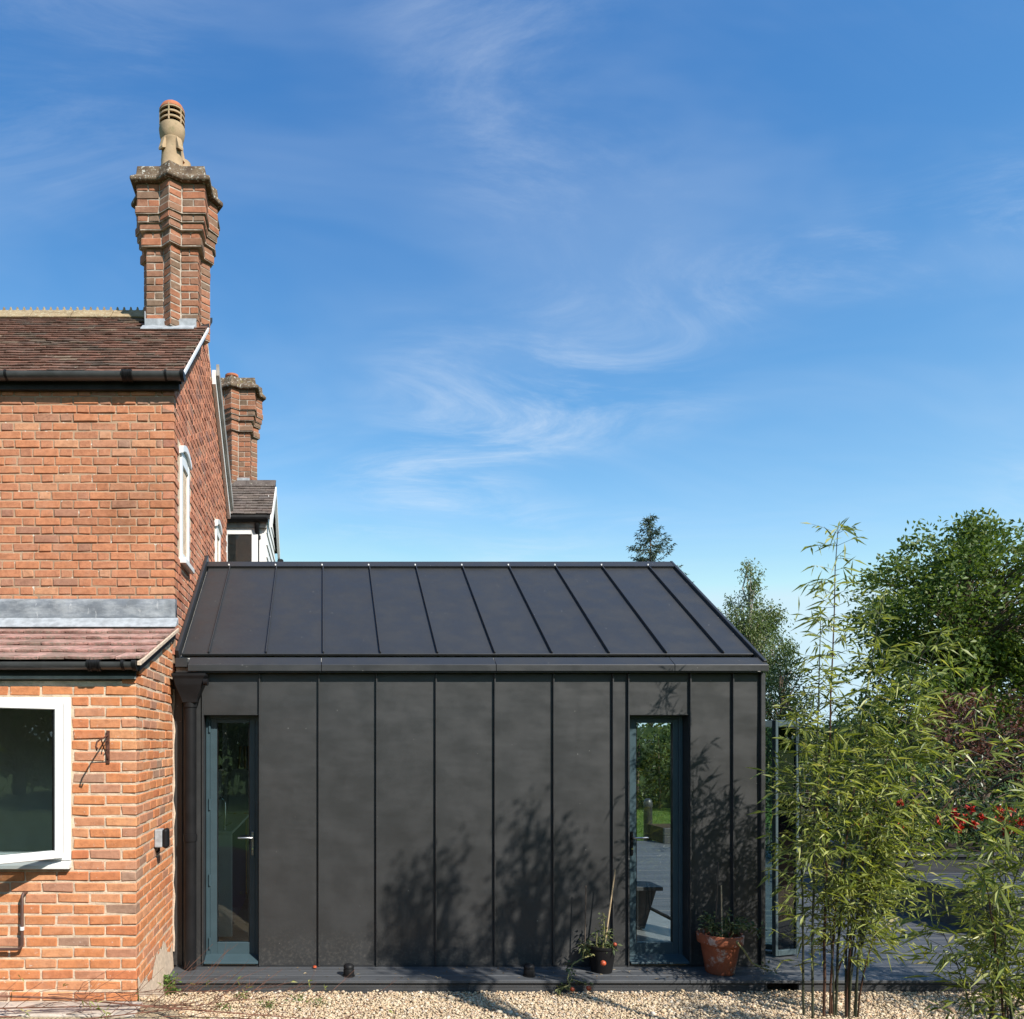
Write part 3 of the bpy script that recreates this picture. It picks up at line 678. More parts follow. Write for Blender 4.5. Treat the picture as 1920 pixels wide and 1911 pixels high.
# hopper and downpipe
rw = empty('downpipe', (-1.13, 6.66, DZ), 'black rainwater downpipe with hopper between brick corner and metal cladding', 'downpipe')
hx, hy = -1.135, 6.655
h = MB(); prof = [(.145, .105, 2.655), (.145, .105, 2.635), (.130, .095, 2.61), (.120, .09, 2.56), (.070, .065, 2.44), (.062, .06, 2.405)]
V = []; fs = []
for (a, b, z) in prof: V += [(hx - a, hy - b, z), (hx + a, hy - b, z), (hx + a, hy + min(b, .075), z), (hx - a, hy + min(b, .075), z)]
for i in range(len(prof) - 1):
    for k in range(4): fs.append((i * 4 + k, (i + 1) * 4 + k, (i + 1) * 4 + (k + 1) % 4, i * 4 + (k + 1) % 4))
fs.append((20, 23, 22, 21)); h.add(V, fs)
o = h.build('hopper', 'black', rw, bevel=.006); s_ = o.modifiers.new('t', 'SOLIDIFY'); s_.thickness = .008
MB().tube([(hx + .13, hy - .09, 2.58), (hx + .165, hy - .095, 2.58)], [.028, .032], 10).build('hopper_lug', 'black', rw, smooth=True)
MB().tube([(hx, hy, 2.42), (hx, hy, DZ + .01)], .053, 20).build('pipe', 'black', rw, smooth=True)
for z in (2.40, 1.25): MB().tube([(hx, hy, z - .03), (hx, hy, z + .03)], .060, 20).build('pipe_collar', 'black', rw, smooth=True)
# bifold glass leaves folded open at the corner
bf = empty('bifold_glass_door', (4.0, 6.9, DZ), 'folded open glass door leaf with grey frame at the corner of the extension', 'door')
def leaf(p, q, z0, z1):
    p, q = Vector((*p, 0)), Vector((*q, 0)); dv = (q - p).normalized(); nv = Vector((-dv.y, dv.x, 0)); L = (q - p).length
    def bar(t0, t1, za, zb_, th=.022):
        c0 = p + dv * (t0 + t1) / 2; return MB().obox((c0.x, c0.y, (za + zb_) / 2), dv * (t1 - t0) / 2, nv * th, (0, 0, (zb_ - za) / 2))
    for t0, t1 in ((0, .030), (L - .030, L)): bar(t0, t1, z0, z1).build('stile', 'alu_grey', bf, bevel=.003)
    bar(.030, L - .030, z1 - .06, z1).build('top_rail', 'alu_grey', bf, bevel=.003)
    bar(.030, L - .030, z0, z0 + .05).build('bottom_rail', 'alu_grey', bf, bevel=.003)
    bar(.025, L - .025, z0 + .055, z1 - .065, .006).build('pane', 'glass_green', bf)
leaf((4.10, 7.02), (4.36, 7.10), DZ + .015, 2.27)
leaf((4.37, 7.16), (4.10, 7.28), DZ + .015, 2.27)

# ================================================================== BRICK HOUSE
GX = -1.29                                   # the gable plane
HY0, HYR, HY1 = 6.744, 8.60, 10.45           # front wall, ridge, rear eave
EY, EZ, HS = 6.655, 5.262, 0.80              # eave tile edge and roof slope
def hz(y): return EZ + (y - EY) * HS if y <= HYR else EZ + (2 * HYR - y - EY) * HS
house = empty('brick_house', (-3.0, 8.5, 0), 'two storey red brick house with brown tiled roof and tall chimney', 'house')
core = MB().box(-6.0, GX - .007, HY0 + .008, HY0 + .20, 0, 5.20)
wallf = core.build('front_wall', 'mortar_up', house)
g = MB(); g.prism([(HY0 + .205, 0), (10.40, 0), (10.40, hz(10.40) - .06), (HYR, hz(HYR) - .06), (HY0 + .205, hz(HY0 + .205) - .06)], lambda a, b, t: (t, a, b), GX - .2, GX - .007)
wallg = g.build('gable_wall', 'mortar', house)
MB().box(-6, GX - .21, 10.2, 10.39, 0, 5.2).build('rear_wall', 'mortar_up', house)
CH_, ST, HD, BD, J = 0.0755, 0.214, 0.1015, 0.1025, 0.0105
bk = Bricks(wallf, 'brick_up', 'brick_up_s'); gk = Bricks(wallg, 'brick_up', 'brick_gab')
z = 3.05; row = 0
while z + .066 < 5.19:
    hgt = .0650; zc = z + .0375
    single_row = 3.30 < zc
    x = GX; first = True; nb_ = 0
    corner_len = ST if row % 2 == 0 else HD
    seq = row % 2
    while x > -3.6:
        L = (HD if seq else ST) + random.uniform(-.006, .006)
        if row % 2 and nb_ == 1: L = .047; seq ^= 1
        nb_ += 1
        x0 = x - L
        bk.put(((x + x0) / 2, HY0 + BD / 2 + random.uniform(-.002, .003), zc), L, BD, hgt, single_row and x0 > -2.95 and x > -2.86)
        x = x0 - J; seq ^= 1; first = False
    z += CH_; row += 1
# gable bricks: too foreshortened to pick apart, one mass with real joints
WG = [(7.05, 7.46, 3.75, 4.80), (9.36, 9.74, 3.75, 4.78)]       # gable windows y0,y1,z0,z1
z = 2.6; row = 0
while z < 6.75:
    zc = z + .0375; y = HY0 + (BD + J if row % 2 == 0 else 0.0)
    seq = row % 2 == 1; nb_ = 0
    if row % 2 == 0:
        if zc < 5.2: gk.put((GX - BD / 2, y + .0235, zc), BD, .047, .0625, False)
        y += .047 + J; seq = True
    while y < 10.40:
        L = ST if seq else HD; y1 = y + L; ym = (y + y1) / 2
        seq = not seq
        ok = zc + .06 < hz(ym) - .03 and zc + .06 < hz(y1) - .03 and zc + .06 < hz(max(y, EY)) - .03
        for (a, b, c0, c1) in WG:
            if y1 > a and y < b and c0 < zc < c1: ok = False
        if ok: gk.put((GX - BD / 2 + random.uniform(-.004, .003), ym, zc), BD, L, .0645, False)
        y = y1 + J
    z += CH_; row += 1
bk.finish(); gk.finish()
# gable windows
for i, (a, b, c0, c1) in enumerate(WG):
    wn = MB(); wn.box(GX - .05, GX + .012, a, a + .06, c0, c1 - .1).box(GX - .05, GX + .012, b - .06, b, c0, c1 - .1)
    wn.box(GX - .05, GX + .010, a + .06, b - .06, c0, c0 + .06).box(GX - .05, GX + .010, a + .06, b - .06, c1 - .18, c1 - .11)
    wo = wn.build('gable_window', 'white', house, bevel=.003)
    MB().box(GX - .03, GX - .02, a + .05, b - .05, c0 + .05, c1 - .15).build('pane', 'glass', wo)
    MB().box(GX - .06, GX + .055, a - .03, b + .03, c0 - .055, c0 - .003).build('sill', 'white', wo, bevel=.005)
    am = MB(); n = 8; hw = (b - a) / 2 + .03; pts = []
    for q in range(n + 1):
        t = -1 + 2 * q / n; pts.append(((a + b) / 2 + t * hw, c1 - .1 + .07 * (1 - t * t)))
    poly = pts + [(y_, z_ - .075 if 0 else c1 - .105) for y_, z_ in (pts[-1], pts[0])]
    poly2 = [(y_, z_ + .055) for y_, z_ in pts] + [(y_, z_) for y_, z_ in pts[::-1]]
    am.prism(poly2, lambda p, q, t: (t, p, q), GX - .04, GX + .03); am.build('arched_lintel', 'white', wo)
    MB().prism(pts + [(pts[-1][0], c1 - .105), (pts[0][0], c1 - .105)], lambda p, q, t: (t, p, q), GX - .04, GX + .004).build('arch_infill', 'white', wo)
# roof: battened slab, tiles, ridge
ROOFX = -1.20
V = [(-6, EY + .03, hz(EY + .03) - .03), (ROOFX - .02, EY + .03, hz(EY + .03) - .03), (ROOFX - .02, HYR, hz(HYR) - .03), (-6, HYR, hz(HYR) - .03)]
V2 = [(x, y, z_ - .05) for x, y, z_ in V]
roof = MB().add(V + V2, [(0, 1, 2, 3), (7, 6, 5, 4), (0, 4, 5, 1), (1, 5, 6, 2), (2, 6, 7, 3), (3, 7, 4, 0)]).build('roof', 'blackwood', house)
V = [(-6, HYR, hz(HYR)), (GX - .02, HYR, hz(HYR)), (GX - .02, HY1 + .05, hz(HY1 + .05)), (-6, HY1 + .05, hz(HY1 + .05))]; V2 = [(x, y, z_ - .07) for x, y, z_ in V]
MB().add(V + V2, [(0, 1, 2, 3), (7, 6, 5, 4), (0, 4, 5, 1), (1, 5, 6, 2), (2, 6, 7, 3), (3, 7, 4, 0)]).build('rear_roof_slope', 'tile_grey', house, attr=True)
CHX0, CHX1, CHY0, CHY1 = -1.846, -1.296, 8.10, 8.65     # chimney footprint
HL = math.hypot(1, HS)
def tile_course(mb, y, gauge_y, xs, wt, th, hfun, sl, rowoff, skip=None, length=2.2):
    HLs = math.hypot(1, sl)
    x = xs[0] + rowoff
    while x < xs[1]:
        x0, x1 = max(x, xs[0]), min(x + wt - .003, xs[1])
        if x1 - x0 > .03 and not (skip and skip(x0, x1, y)):
            tl = random.uniform(.0, .007); jy = random.uniform(-.006, .006); tw = random.uniform(-.003, .003)
            ya, yb = y + jy, y + gauge_y * length
            up = .024 + tl
            n_ = Vector((0, -sl, 1)) / HLs
            pts = []
            for (xx, yy, u) in ((x0, ya, up + tw), (x1, ya, up - tw), (x1, yb, .002), (x0, yb, .002)): pts.append(Vector((xx, yy, hfun(yy))) + n_ * (u - .02))
            low = [p - n_ * th for p in pts]
            mb.add(pts + low, [(0, 1, 2, 3), (7, 6, 5, 4), (0, 4, 5, 1), (1, 5, 6, 2), (2, 6, 7, 3), (3, 7, 4, 0)], random.random())
        x += wt
mb = MB(); gy = .098 / HL; y = EY; k = 0
while y < HYR - .06:
    tile_course(mb, y, gy, (-4.2, ROOFX), .166, .013, lambda yy: EZ + (yy - EY) * HS, HS, -(k % 2) * .083, lambda a, b, yy: b > CHX0 + .03 and yy > CHY0 - .06)
    y += gy; k += 1
mb.build('roof_tiles', 'tile', roof, attr=True, kind='stuff')
# ridge tiles with crested tops
x = CHX0 - .02; k = 0
rz = hz(HYR)
while x > -3.6:
    x0 = x - .445; r_ = MB()
    poly = [(-.155, -.10), (-.02, .045), (.02, .045), (.155, -.10), (.135, -.115), (0, .02), (-.135, -.115)]
    r_.prism(poly, lambda a, b, t: (t, HYR + a, rz + b), x0 + .003, x - .003)
    for q in range(6):
        xc = x0 + .037 + q * .0742
        r_.prism([(-.032, 0), (-.012, .012), (-.009, .035), (0, .044), (.009, .035), (.012, .012), (.032, 0)], lambda a, b, t: (xc + a, HYR + t, rz + .0445 + b), -.012, .012)
    r_.build('ridge_tile', 'ridge', roof, bevel=.003); x = x0; k += 1
# verge
def sloped(x0, x1, ya, yb, d0, d1, name, mat, parent):
    V = [(x, y_, hz(y_) + u) for u in (d0, d1) for x, y_ in ((x0, ya), (x1, ya), (x1, yb), (x0, yb))]
    return MB().add(V, [(0, 3, 2, 1), (4, 5, 6, 7), (0, 1, 5, 4), (1, 2, 6, 5), (2, 3, 7, 6), (3, 0, 4, 7)]).build(name, mat, parent)
sloped(ROOFX + .001, ROOFX + .016, EY - .03, 8.10, -.042, -.008, 'verge_strip', 'white', house)
sloped(GX + .001, ROOFX - .02, EY + .05, 8.09, -.13, -.055, 'bargeboard', 'blackwood', house)
sloped(GX + .004, GX + .045, 9.05, HY1 + .05, -.20, -.035, 'bargeboard', 'whitewall', house)
sloped(GX + .05, GX + .085, 9.05, HY1 + .05, -.10, .03, 'verge_tiles', 'greyboard', house)
# eaves fascia and gutter
MB().box(-6, GX + .05, HY0 - .045, HY0 - .002, 5.125, 5.215).build('eaves_board', 'blackwood', house, bevel=.004)
def gutter(parent, x0, x1, yc, zc, r, unions, clips, mat='gutter', cap=True):
    n = 12; th = .006; poly = []
    for q in range(n + 1): a = math.pi + math.pi * q / n; poly.append((yc + r * math.cos(a), zc + r * math.sin(a)))
    for q in range(n + 1): a = 2 * math.pi - math.pi * q / n; poly.append((yc + (r - th) * math.cos(a), zc + (r - th) * math.sin(a)))
    gt = MB(); V = [(t, a, b) for t in (x0, x1) for a, b in poly]; m_ = len(poly)
    gt.add(V, [(i, i + m_, (i + 1) % m_ + m_, (i + 1) % m_) for i in range(m_)]); go = gt.build('gutter', mat, parent, smooth=True)
    def ring(xc, wd, rr, nm):
        pl = [(yc + rr * math.cos(math.pi + math.pi * q / n), zc + rr * math.sin(math.pi + math.pi * q / n)) for q in range(n + 1)]
        pl += [(yc + rr * .8, zc + .012), (yc - rr * .9, zc + .012)]
        MB().prism(pl, lambda a, b, t: (t, a, b), xc - wd / 2, xc + wd / 2).build(nm, 'black', go, smooth=True)
    for u in unions:
        ring(u, .085, r + .006, 'gutter_union')
        for q in (-.055, -.03, .03, .055): ring(u + q * .7, .012, r + .011, 'union_rib')
    for u in clips: ring(u, .02, r + .005, 'gutter_clip')
    if cap: ring(x1 + .012, .03, r + .007, 'end_cap')
    return go
gutter(house, -6, X(340, 6.64), 6.638, 5.232, .057, [X(240, 6.64)], [X(14, 6.64), X(312, 6.64)])

# ---------------------------------------------------------------- chimneys
def chimney(parent, cx, cyy, base_z, s, singles, lab=None):
    """square stack with a diagonal rib on each face, stepped corbels and a weathered cap; s scales it"""
    w_, p_, e_ = .275, .09, .088
    ch = MB()
    def plan(dl):
        a, p, e = w_ + dl, p_ + .35 * dl, w_ + dl + e_
        return [(-a, -a), (-p, -a), (0, -e), (p, -a), (a, -a), (a, -p), (e, 0), (a, p), (a, a), (p, a), (0, e), (-p, a), (-a, a), (-a, p), (-e, 0), (-a, -p)]
    levels = [(0.0, 0.0)] * 0
    courses = [0.0] * 11 + [.042, .022, .055, .075, .095, .080, .080, .080]
    hts = [.0764] * 11 + [.085, .075, .07, .075, .075, .08, .08, .08]
    z = 0.0; prev = None
    W = lambda x, y, zz_: (cx + x * s, cyy + y * s, base_z + zz_ * s)
    for dl, hh in zip(courses, hts):
        P_ = plan(dl - .006)
        # straight square core so the ribs start above the flashing
        ch.prism(P_, lambda a, b, t: W(a, b, t), z - .001, z + hh + .001); z += hh
    ch.prism([(-.27, -.27), (.27, -.27), (.27, .27), (-.27, .27)], lambda a, b, t: W(a, b, t), -.75, .0)
    stack = ch.build('chimney', 'mortar_ch', parent, label=lab)
    B = Bricks(stack, 'brick_ch', 'brick_ch_s'); z = 0.0
    for row, (dl, hh) in enumerate(zip(courses, hts)):
        P_ = plan(dl); n = len(P_)
        for i in range(n):
            a, b = Vector(P_[i]), Vector(P_[(i + 1) % n]); dv = b - a; L = dv.length; dv /= L; nv = Vector((dv.y, -dv.x))
            face = i // 4
            rib = (i % 4) in (1, 2)
            cuts_ = [(0, L)]
            if not rib and row % 2 == 0: cuts_ = [(0, L / 2), (L / 2, L)]
            for q0, q1 in cuts_:
                l_ = (q1 - q0) - .009
                m_ = a + dv * (q0 + q1) / 2 - nv * .03
                single = singles and face == 0
                cpos = W(m_.x, m_.y, z + hh / 2)
                B.put(cpos, l_ * s, .06 * s, (hh - .010) * s, single, math.atan2(dv.y, dv.x))
        z += hh
    B.finish()
    # cap
    cp = MB(); lo = plan(.125); hi_ = plan(.138); t1 = plan(.10); n = len(lo)
    V = [W(*q, z) for q in lo] + [W(*q, z + .012) for q in hi_] + [W(*q, z + .045) for q in hi_] + [W(*q, z + .095) for q in plan(.085)] + [W(*q, z + .19) for q in plan(.075)]
    fs = [tuple(range(n))[::-1], tuple(range(4 * n, 5 * n))]
    for k in range(4):
        for i in range(n): fs.append((k * n + i, k * n + (i + 1) % n, (k + 1) * n + (i + 1) % n, (k + 1) * n + i))
    cp.add(V, fs).build('chimney_cap', 'cap', stack, bevel=.006 * s)
    return stack, base_z + (z + .19) * s, W
CBX, CBY = (CHX0 + CHX1) / 2, (CHY0 + CHY1) / 2
st1, ctop, W1 = chimney(house, CBX, CBY, 6.40, 1.0, True, 'tall ribbed brick chimney with stepped corbels')
fl = MB(); fl.box(CHX0 - .012, CHX1 - .02, CHY0 - .014, CHY0 - .002, 6.36, 6.50); fl.box(CHX0 - .014, CHX0 - .003, CHY0 - .01, CHY0 + .12, 6.38, 6.58)
fl.build('lead_flashing', 'lead_light', house, bevel=.003)
sloped(CHX0 - .03, CHX1 - .03, CHY0 - .12, CHY0 - .012, .012, .022, 'lead_apron', 'lead_light', house)
def pot(parent, x, y, z0, mat, s=1.0, red=False):
    o = MB().lathe([(.135, -.15), (.135, .02), (.122, .035), (.118, .06), (.110, .26), (.108, .33), (.116, .345), (.116, .36), (.110, .365), (.120, .385), (.130, .42), (.138, .475), (.138, .492), (.128, .50)], (x, y, z0), 28).build('chimney_pot', mat, parent, smooth=True)
    MB().lathe([(.105, .50), (.105, .69)], (x, y, z0), 16).build('flue_core', 'soot', o)
    for k in range(4):
        rg = MB(); zz_ = .497 + k * .055
        rg.lathe([(.112, zz_ + .004), (.135, zz_ - .006), (.135, zz_ + .012), (.112, zz_ + .022)], (x, y, z0), 28).build('louvre_ring', mat, o, smooth=True)
    for k in range(6):
        a = 2 * math.pi * k / 6 + .45; ca, sa = math.cos(a), math.sin(a)
        MB().obox((x + ca * .129, y + sa * .129, z0 + .60), (ca * .008, sa * .008, 0), (-sa * .008, ca * .008, 0), (0, 0, .09)).build('louvre_rib', mat, o, bevel=.003)
    MB().lathe([(.137, .672), (.135, .69), (.115, .728), (.08, .757), (.03, .772), (.0, .775)], (x, y, z0), 28).build('dome', 'pot_red', o, smooth=True)
    for k in range(4):
        a = 2 * math.pi * k / 4 + .85; ca, sa = math.cos(a), math.sin(a)
        MB().prism([(.10, .24), (.15, .215), (.152, .235), (.115, .36), (.10, .36)], lambda p, q, t: (x + ca * p - sa * t, y + sa * p + ca * t, z0 + q), -.032, .032).build('pot_lug', mat, o)
    return o
pot(st1, CBX - .035, CBY - .10, ctop + .07, 'pot'); 
MB().lathe([(.10, -.03), (.10, .10), (.085, .20), (.0, .205)], (CBX + .12, CBY + .05, ctop + .03), 18).build('chimney_pot', 'pot_red', st1, smooth=True)
MB().lathe([(.11, -.03), (.10, .22), (.10, .36), (.0, .37)], (CBX + .03, CBY + .12, ctop), 18).build('chimney_pot', 'pot', st1, smooth=True)

# ---------------------------------------------------------------- rear wing behind the house
wing = empty('white_rear_wing', (-1.4, 11.5, 0), 'white boarded rear wing with small tiled roof behind the brick gable', 'building')
WX1 = -0.79; WYF, WYE, WYR, WYB = 11.03, 10.97, 11.97, 13.0; WEZ, WRZ = 5.285, 6.06
ww = MB().box(-4.0, WX1 - .012, WYF, WYF + .10, 0, 5.2); ww.build('wall', 'whitewall', wing)
MB().prism([(WYF + .101, 0), (WYB - .15, 0), (WYB - .15, WEZ - .03), (WYR, WRZ - .07), (WYF + .101, WEZ + .03)], lambda a, b, t: (t, a, b), WX1 - .12, WX1 - .012).build('gable_wall', 'whitewall', wing)
for k in range(8):
    z0 = 4.35 + k * .175; 
    ya = max(WYF - .0, WYE + .04 + max(0, (z0 + .17 - WEZ)) / .92 * 1.0); yb = 2 * WYR - ya
    if yb - ya > .2: MB().add([(WX1 - .011, ya, z0), (WX1 + .012, ya, z0), (WX1 - .004, ya, z0 + .168), (WX1 - .011, ya, z0 + .168), (WX1 - .011, yb, z0), (WX1 + .012, yb, z0), (WX1 - .004, yb, z0 + .168), (WX1 - .011, yb, z0 + .168)], [(0, 1, 2, 3), (7, 6, 5, 4), (0, 4, 5, 1), (1, 5, 6, 2), (2, 6, 7, 3), (3, 7, 4, 0)]).build('weatherboard', 'whitewall', wing)
ws = (WRZ - WEZ) / (WYR - WYE)
rs = MB()
for sgn in (1, -1):
    V = [(-4.0, WYR - sgn * (WYR - WYE), WEZ), (WX1 + .05, WYR - sgn * (WYR - WYE), WEZ), (WX1 + .05, WYR, WRZ), (-4.0, WYR, WRZ)]; V2 = [(x, y_, z_ - .06) for x, y_, z_ in V]
    rs.add(V + V2, [(0, 1, 2, 3), (7, 6, 5, 4), (0, 4, 5, 1), (1, 5, 6, 2), (2, 6, 7, 3), (3, 7, 4, 0)])
wr = rs.build('roof', 'blackwood', wing)
mb = MB(); gy2 = .10 / math.hypot(1, ws); y = WYE; k = 0
while y < WYR - .03:
    tile_course(mb, y, gy2, (-2.6, WX1 + .07), .166, .013, lambda yy: WEZ + .02 + (yy - WYE) * ws, ws, -(k % 2) * .083); y += gy2; k += 1
mb.build('roof_tiles', 'tile_grey', wr, attr=True, kind='stuff')
for k in range(4):
    x = WX1 + .07 - k * .45
    MB().prism([(-.13, -.09), (-.02, .035), (.02, .035), (.13, -.09), (.11, -.1), (0, .015), (-.11, -.1)], lambda a, b, t: (t, WYR + a, WRZ + .02 + b), x - .446, x).build('ridge_tile', 'tile_grey', wr, attr=True)
for sgn in (1, -1):
    V = [(x, WYR - sgn * (WYR - yy), WEZ + (yy - WYE) * ws + u) for u in (-.17, -.045) for x, yy in ((WX1 + .045, WYE), (WX1 + .085, WYE), (WX1 + .085, WYR), (WX1 + .045, WYR))]
    MB().add(V, [(0, 3, 2, 1), (4, 5, 6, 7), (0, 1, 5, 4), (1, 2, 6, 5), (2, 3, 7, 6), (3, 0, 4, 7)]).build('bargeboard', 'whitewall', wing)
gutter(wing, -2.6, X(503, 10.93) - .03, 10.93, 5.235, .058, [], [-1.35], 'black')
MB().box(-2.6, WX1, WYF - .06, WYF - .002, 5.11, 5.19).build('fascia', 'greyboard', wing)
MB().tube([(X(482, 10.98), 10.94, 5.17), (X(482, 10.98), 10.96, 5.10), (X(482, 10.98), 11.05, 5.0), (X(482, 10.98), 11.05, 0.1)], .035, 12).build('downpipe', 'black', wing, smooth=True)
MB().lathe([(.03, 0), (.052, .01), (.052, .06), (.03, .07)], (X(482, 10.98), 11.05, 4.95), 14).build('pipe_collar', 'black', wing, smooth=True)
MB().obox((WX1 + .09, 12.99, 5.07), (.05, 0, 0), (0, .06, 0), (0, 0, .06)).build('gutter_end', 'black', wing, bevel=.02)
x0, x1, z0, z1 = X(427, WYF), X(472, WYF), 3.6, 5.02
wn = MB().box(x0 - .09, x0, WYF - .035, WYF + .02, z0, z1 + .09).box(x1, x1 + .09, WYF - .035, WYF + .02, z0, z1 + .09).box(x0, x1, WYF - .034, WYF + .02, z1, z1 + .089).build('window', 'white', wing, bevel=.004)
MB().box(x0, x1, WYF - .012, WYF - .004, z0, z1).build('pane', 'glass', wn)
MB().box(x0, x1, WYF - .003, WYF - .001, z0, z1).build('blind', 'plaster', wn)
st2, ct2, W2 = chimney(wing, -1.385, 12.24, 6.02, 1.0, False, 'smaller ribbed brick chimney with short round pot')
MB().lathe([(.10, -.03), (.11, .02), (.095, .04), (.09, .13), (.105, .14), (.105, .17), (.09, .175)], (-1.42, 12.15, ct2 - .02), 20).build('chimney_pot', 'pot_red', st2, smooth=True)
MB().box(-1.66, -1.12, 11.945, 11.96, 6.03, 6.15).build('lead_flashing', 'lead_light', wing)

# ---------------------------------------------------------------- lean-to
LY, LX, LTOP = 5.41, -1.30, 2.56
lean = empty('brick_lean_to', (-2.3, 6.0, 0.25), 'single storey orange brick lean-to with pinkish tiled roof', 'lean-to')
LEY, LEZ = 5.315, 2.645; LS = (3.085 - LEZ) / (WY - LEY)
def lz(y): return LEZ + (y - LEY) * LS
WX = X(133, LY); WZ0, WZ1_ = Z(1628, LY), Z(1308, LY)
lw = MB()
lw.box(WX, LX - .006, LY + .007, LY + .18, 0.0, 2.50).box(-5.0, WX, LY + .007, LY + .18, 0.0, WZ0).box(-5.0, WX, LY + .007, LY + .18, WZ1_, 2.50)
lw.box(-5, -3.2, LY + .007, LY + .18, WZ0, WZ1_)
lw_o = lw.build('front_wall', 'mortar', lean)
lr_o = MB().prism([(LY + .181, 0), (WY - .002, 0), (WY - .002, lz(WY) - .07), (LY + .181, lz(LY + .181) - .07)], lambda a, b, t: (t, a, b), LX - .16, LX - .006).build('side_wall', 'mortar', lean)
bf_ = Bricks(lw_o, 'brick_low', 'brick_low_s'); br_ = Bricks(lr_o, 'brick_low', 'brick_low_s')
z = 0.1; row = 0; CL = .0765
while z + .05 < 3.0:
    zc = z + .0375; hgt = .0635; odd = row % 2
    # front
    if zc + .03 < 2.52:
        x = LX if not odd else LX - BD - J
        while x > -2.75:
            L = ST + random.uniform(-.003, .003); x0 = x - L
            inside = WZ0 - .02 < zc < WZ1_ + .012
            if inside and x0 < WX + .004:
                x0 = WX + .006; L = x - x0
            if L > .04: bf_.put(((x + x0) / 2, LY + BD / 2 + random.uniform(-.002, .003), zc), L, BD, hgt, zc > .22 and x > -2.26)
            if inside and x0 <= WX + .007: break
            x = x0 - J
    # return
    y = LY if odd else LY + BD + J
    first = True
    while y < WY - .02:
        L = ST + random.uniform(-.003, .003); y1 = min(y + L, WY - .01)
        if zc + .035 < lz(y) - .085 and y1 - y > .04:
            br_.put((LX - BD / 2 + random.uniform(-.003, .002), (y + y1) / 2, zc), BD, y1 - y, hgt, zc > .15)
        y = y1 + J
    z += CL; row += 1
bf_.finish(); br_.finish()
# smeared mortar at the foot of the return
n_ = 90; V = []; fs = []
for i in range(n_ + 1):
    y_ = LY + .03 + (WY - LY - .08) * i / n_
    t_ = .36 + .07 * math.sin(y_ * 7.3) + .03 * math.sin(y_ * 19) + .012 * math.sin(y_ * 53) + random.uniform(-.006, .006)
    V += [(LX + .018, y_, .0), (LX + .013, y_, t_ * .5), (LX + .0015, y_, t_)]
for i in range(n_):
    for k in (0, 1): a = i * 3 + k; fs.append((a, a + 1, a + 4, a + 3)[::-1])
MB().add(V, fs).build('render_skim', 'sealant', lean, smooth=True)
pts = [(LX + .004 + .006 * math.sin(k * 2.1), WY - .012, .25 + k * .12) for k in range(20)]
MB().tube(pts, [.012 + .005 * math.sin(k * 3.3) for k in range(20)], 6).build('mortar_fillet', 'sealant', lean, smooth=True)
# lean-to roof
V = [(-5, LEY + .02, lz(LEY + .02) - .03), (LX + .035, LEY + .02, lz(LEY + .02) - .03), (LX + .035, WY - .01, lz(WY - .01) - .03), (-5, WY - .01, lz(WY - .01) - .03)]; V2 = [(x, y_, z_ - .03) for x, y_, z_ in V]
lroof = MB().add(V + V2, [(0, 1, 2, 3), (7, 6, 5, 4), (0, 4, 5, 1), (1, 5, 6, 2), (2, 6, 7, 3), (3, 7, 4, 0)]).build('roof', 'blackwood', lean)
LHL = math.hypot(1, LS); gl_ = .268; k = 0; y = LEY
while y < WY - .12:
    x = LX + .045
    first = True
    while x > -3.0:
        wd = .17 if not (first and k % 2) else .17
        x1 = x; x0 = x - (.084 if first and k % 2 else .168)
        yb = min(y + gl_ * 1.18, WY - .015); n2 = Vector((0, -LS, 1)) / LHL; jy = random.uniform(-.010, .010); tw = random.uniform(-.004, .004)
        Pp = [Vector((xx, yy, lz(yy))) + n2 * u for xx, yy, u in ((x0, y + jy, .016 + tw), (x1, y + jy, .016 - tw), (x1, yb, -.012), (x0, yb, -.012))]
        MB().add(Pp + [p - n2 * .020 for p in Pp], [(0, 1, 2, 3), (7, 6, 5, 4), (0, 4, 5, 1), (1, 5, 6, 2), (2, 6, 7, 3), (3, 7, 4, 0)]).build('roof_tile', 'tile_pink', lroof, bevel=.002)
        x = x0 - .006; first = False
    if k % 2:
        x0, x1 = LX + .045 - .082, LX + .045; yb = min(y + gl_ * 1.18, WY - .015)
    y += gl_; k += 1
def lslope(x0, x1, ya, yb, d0, d1, name, mat, bev=.002):
    V = [(x, y_, lz(y_) + u) for u in (d0, d1) for x, y_ in ((x0, ya), (x1, ya), (x1, yb), (x0, yb))]
    return MB().add(V, [(0, 3, 2, 1), (4, 5, 6, 7), (0, 1, 5, 4), (1, 2, 6, 5), (2, 3, 7, 6), (3, 0, 4, 7)]).build(name, mat, lean, bevel=bev)
lslope(LX + .028, LX + .056, LEY + .0, WY - .02, -.045, -.017, 'verge_undercloak', 'sealant')
lslope(LX + .002, LX + .028, LEY + .08, WY - .02, -.105, -.045, 'bargeboard', 'blackwood')
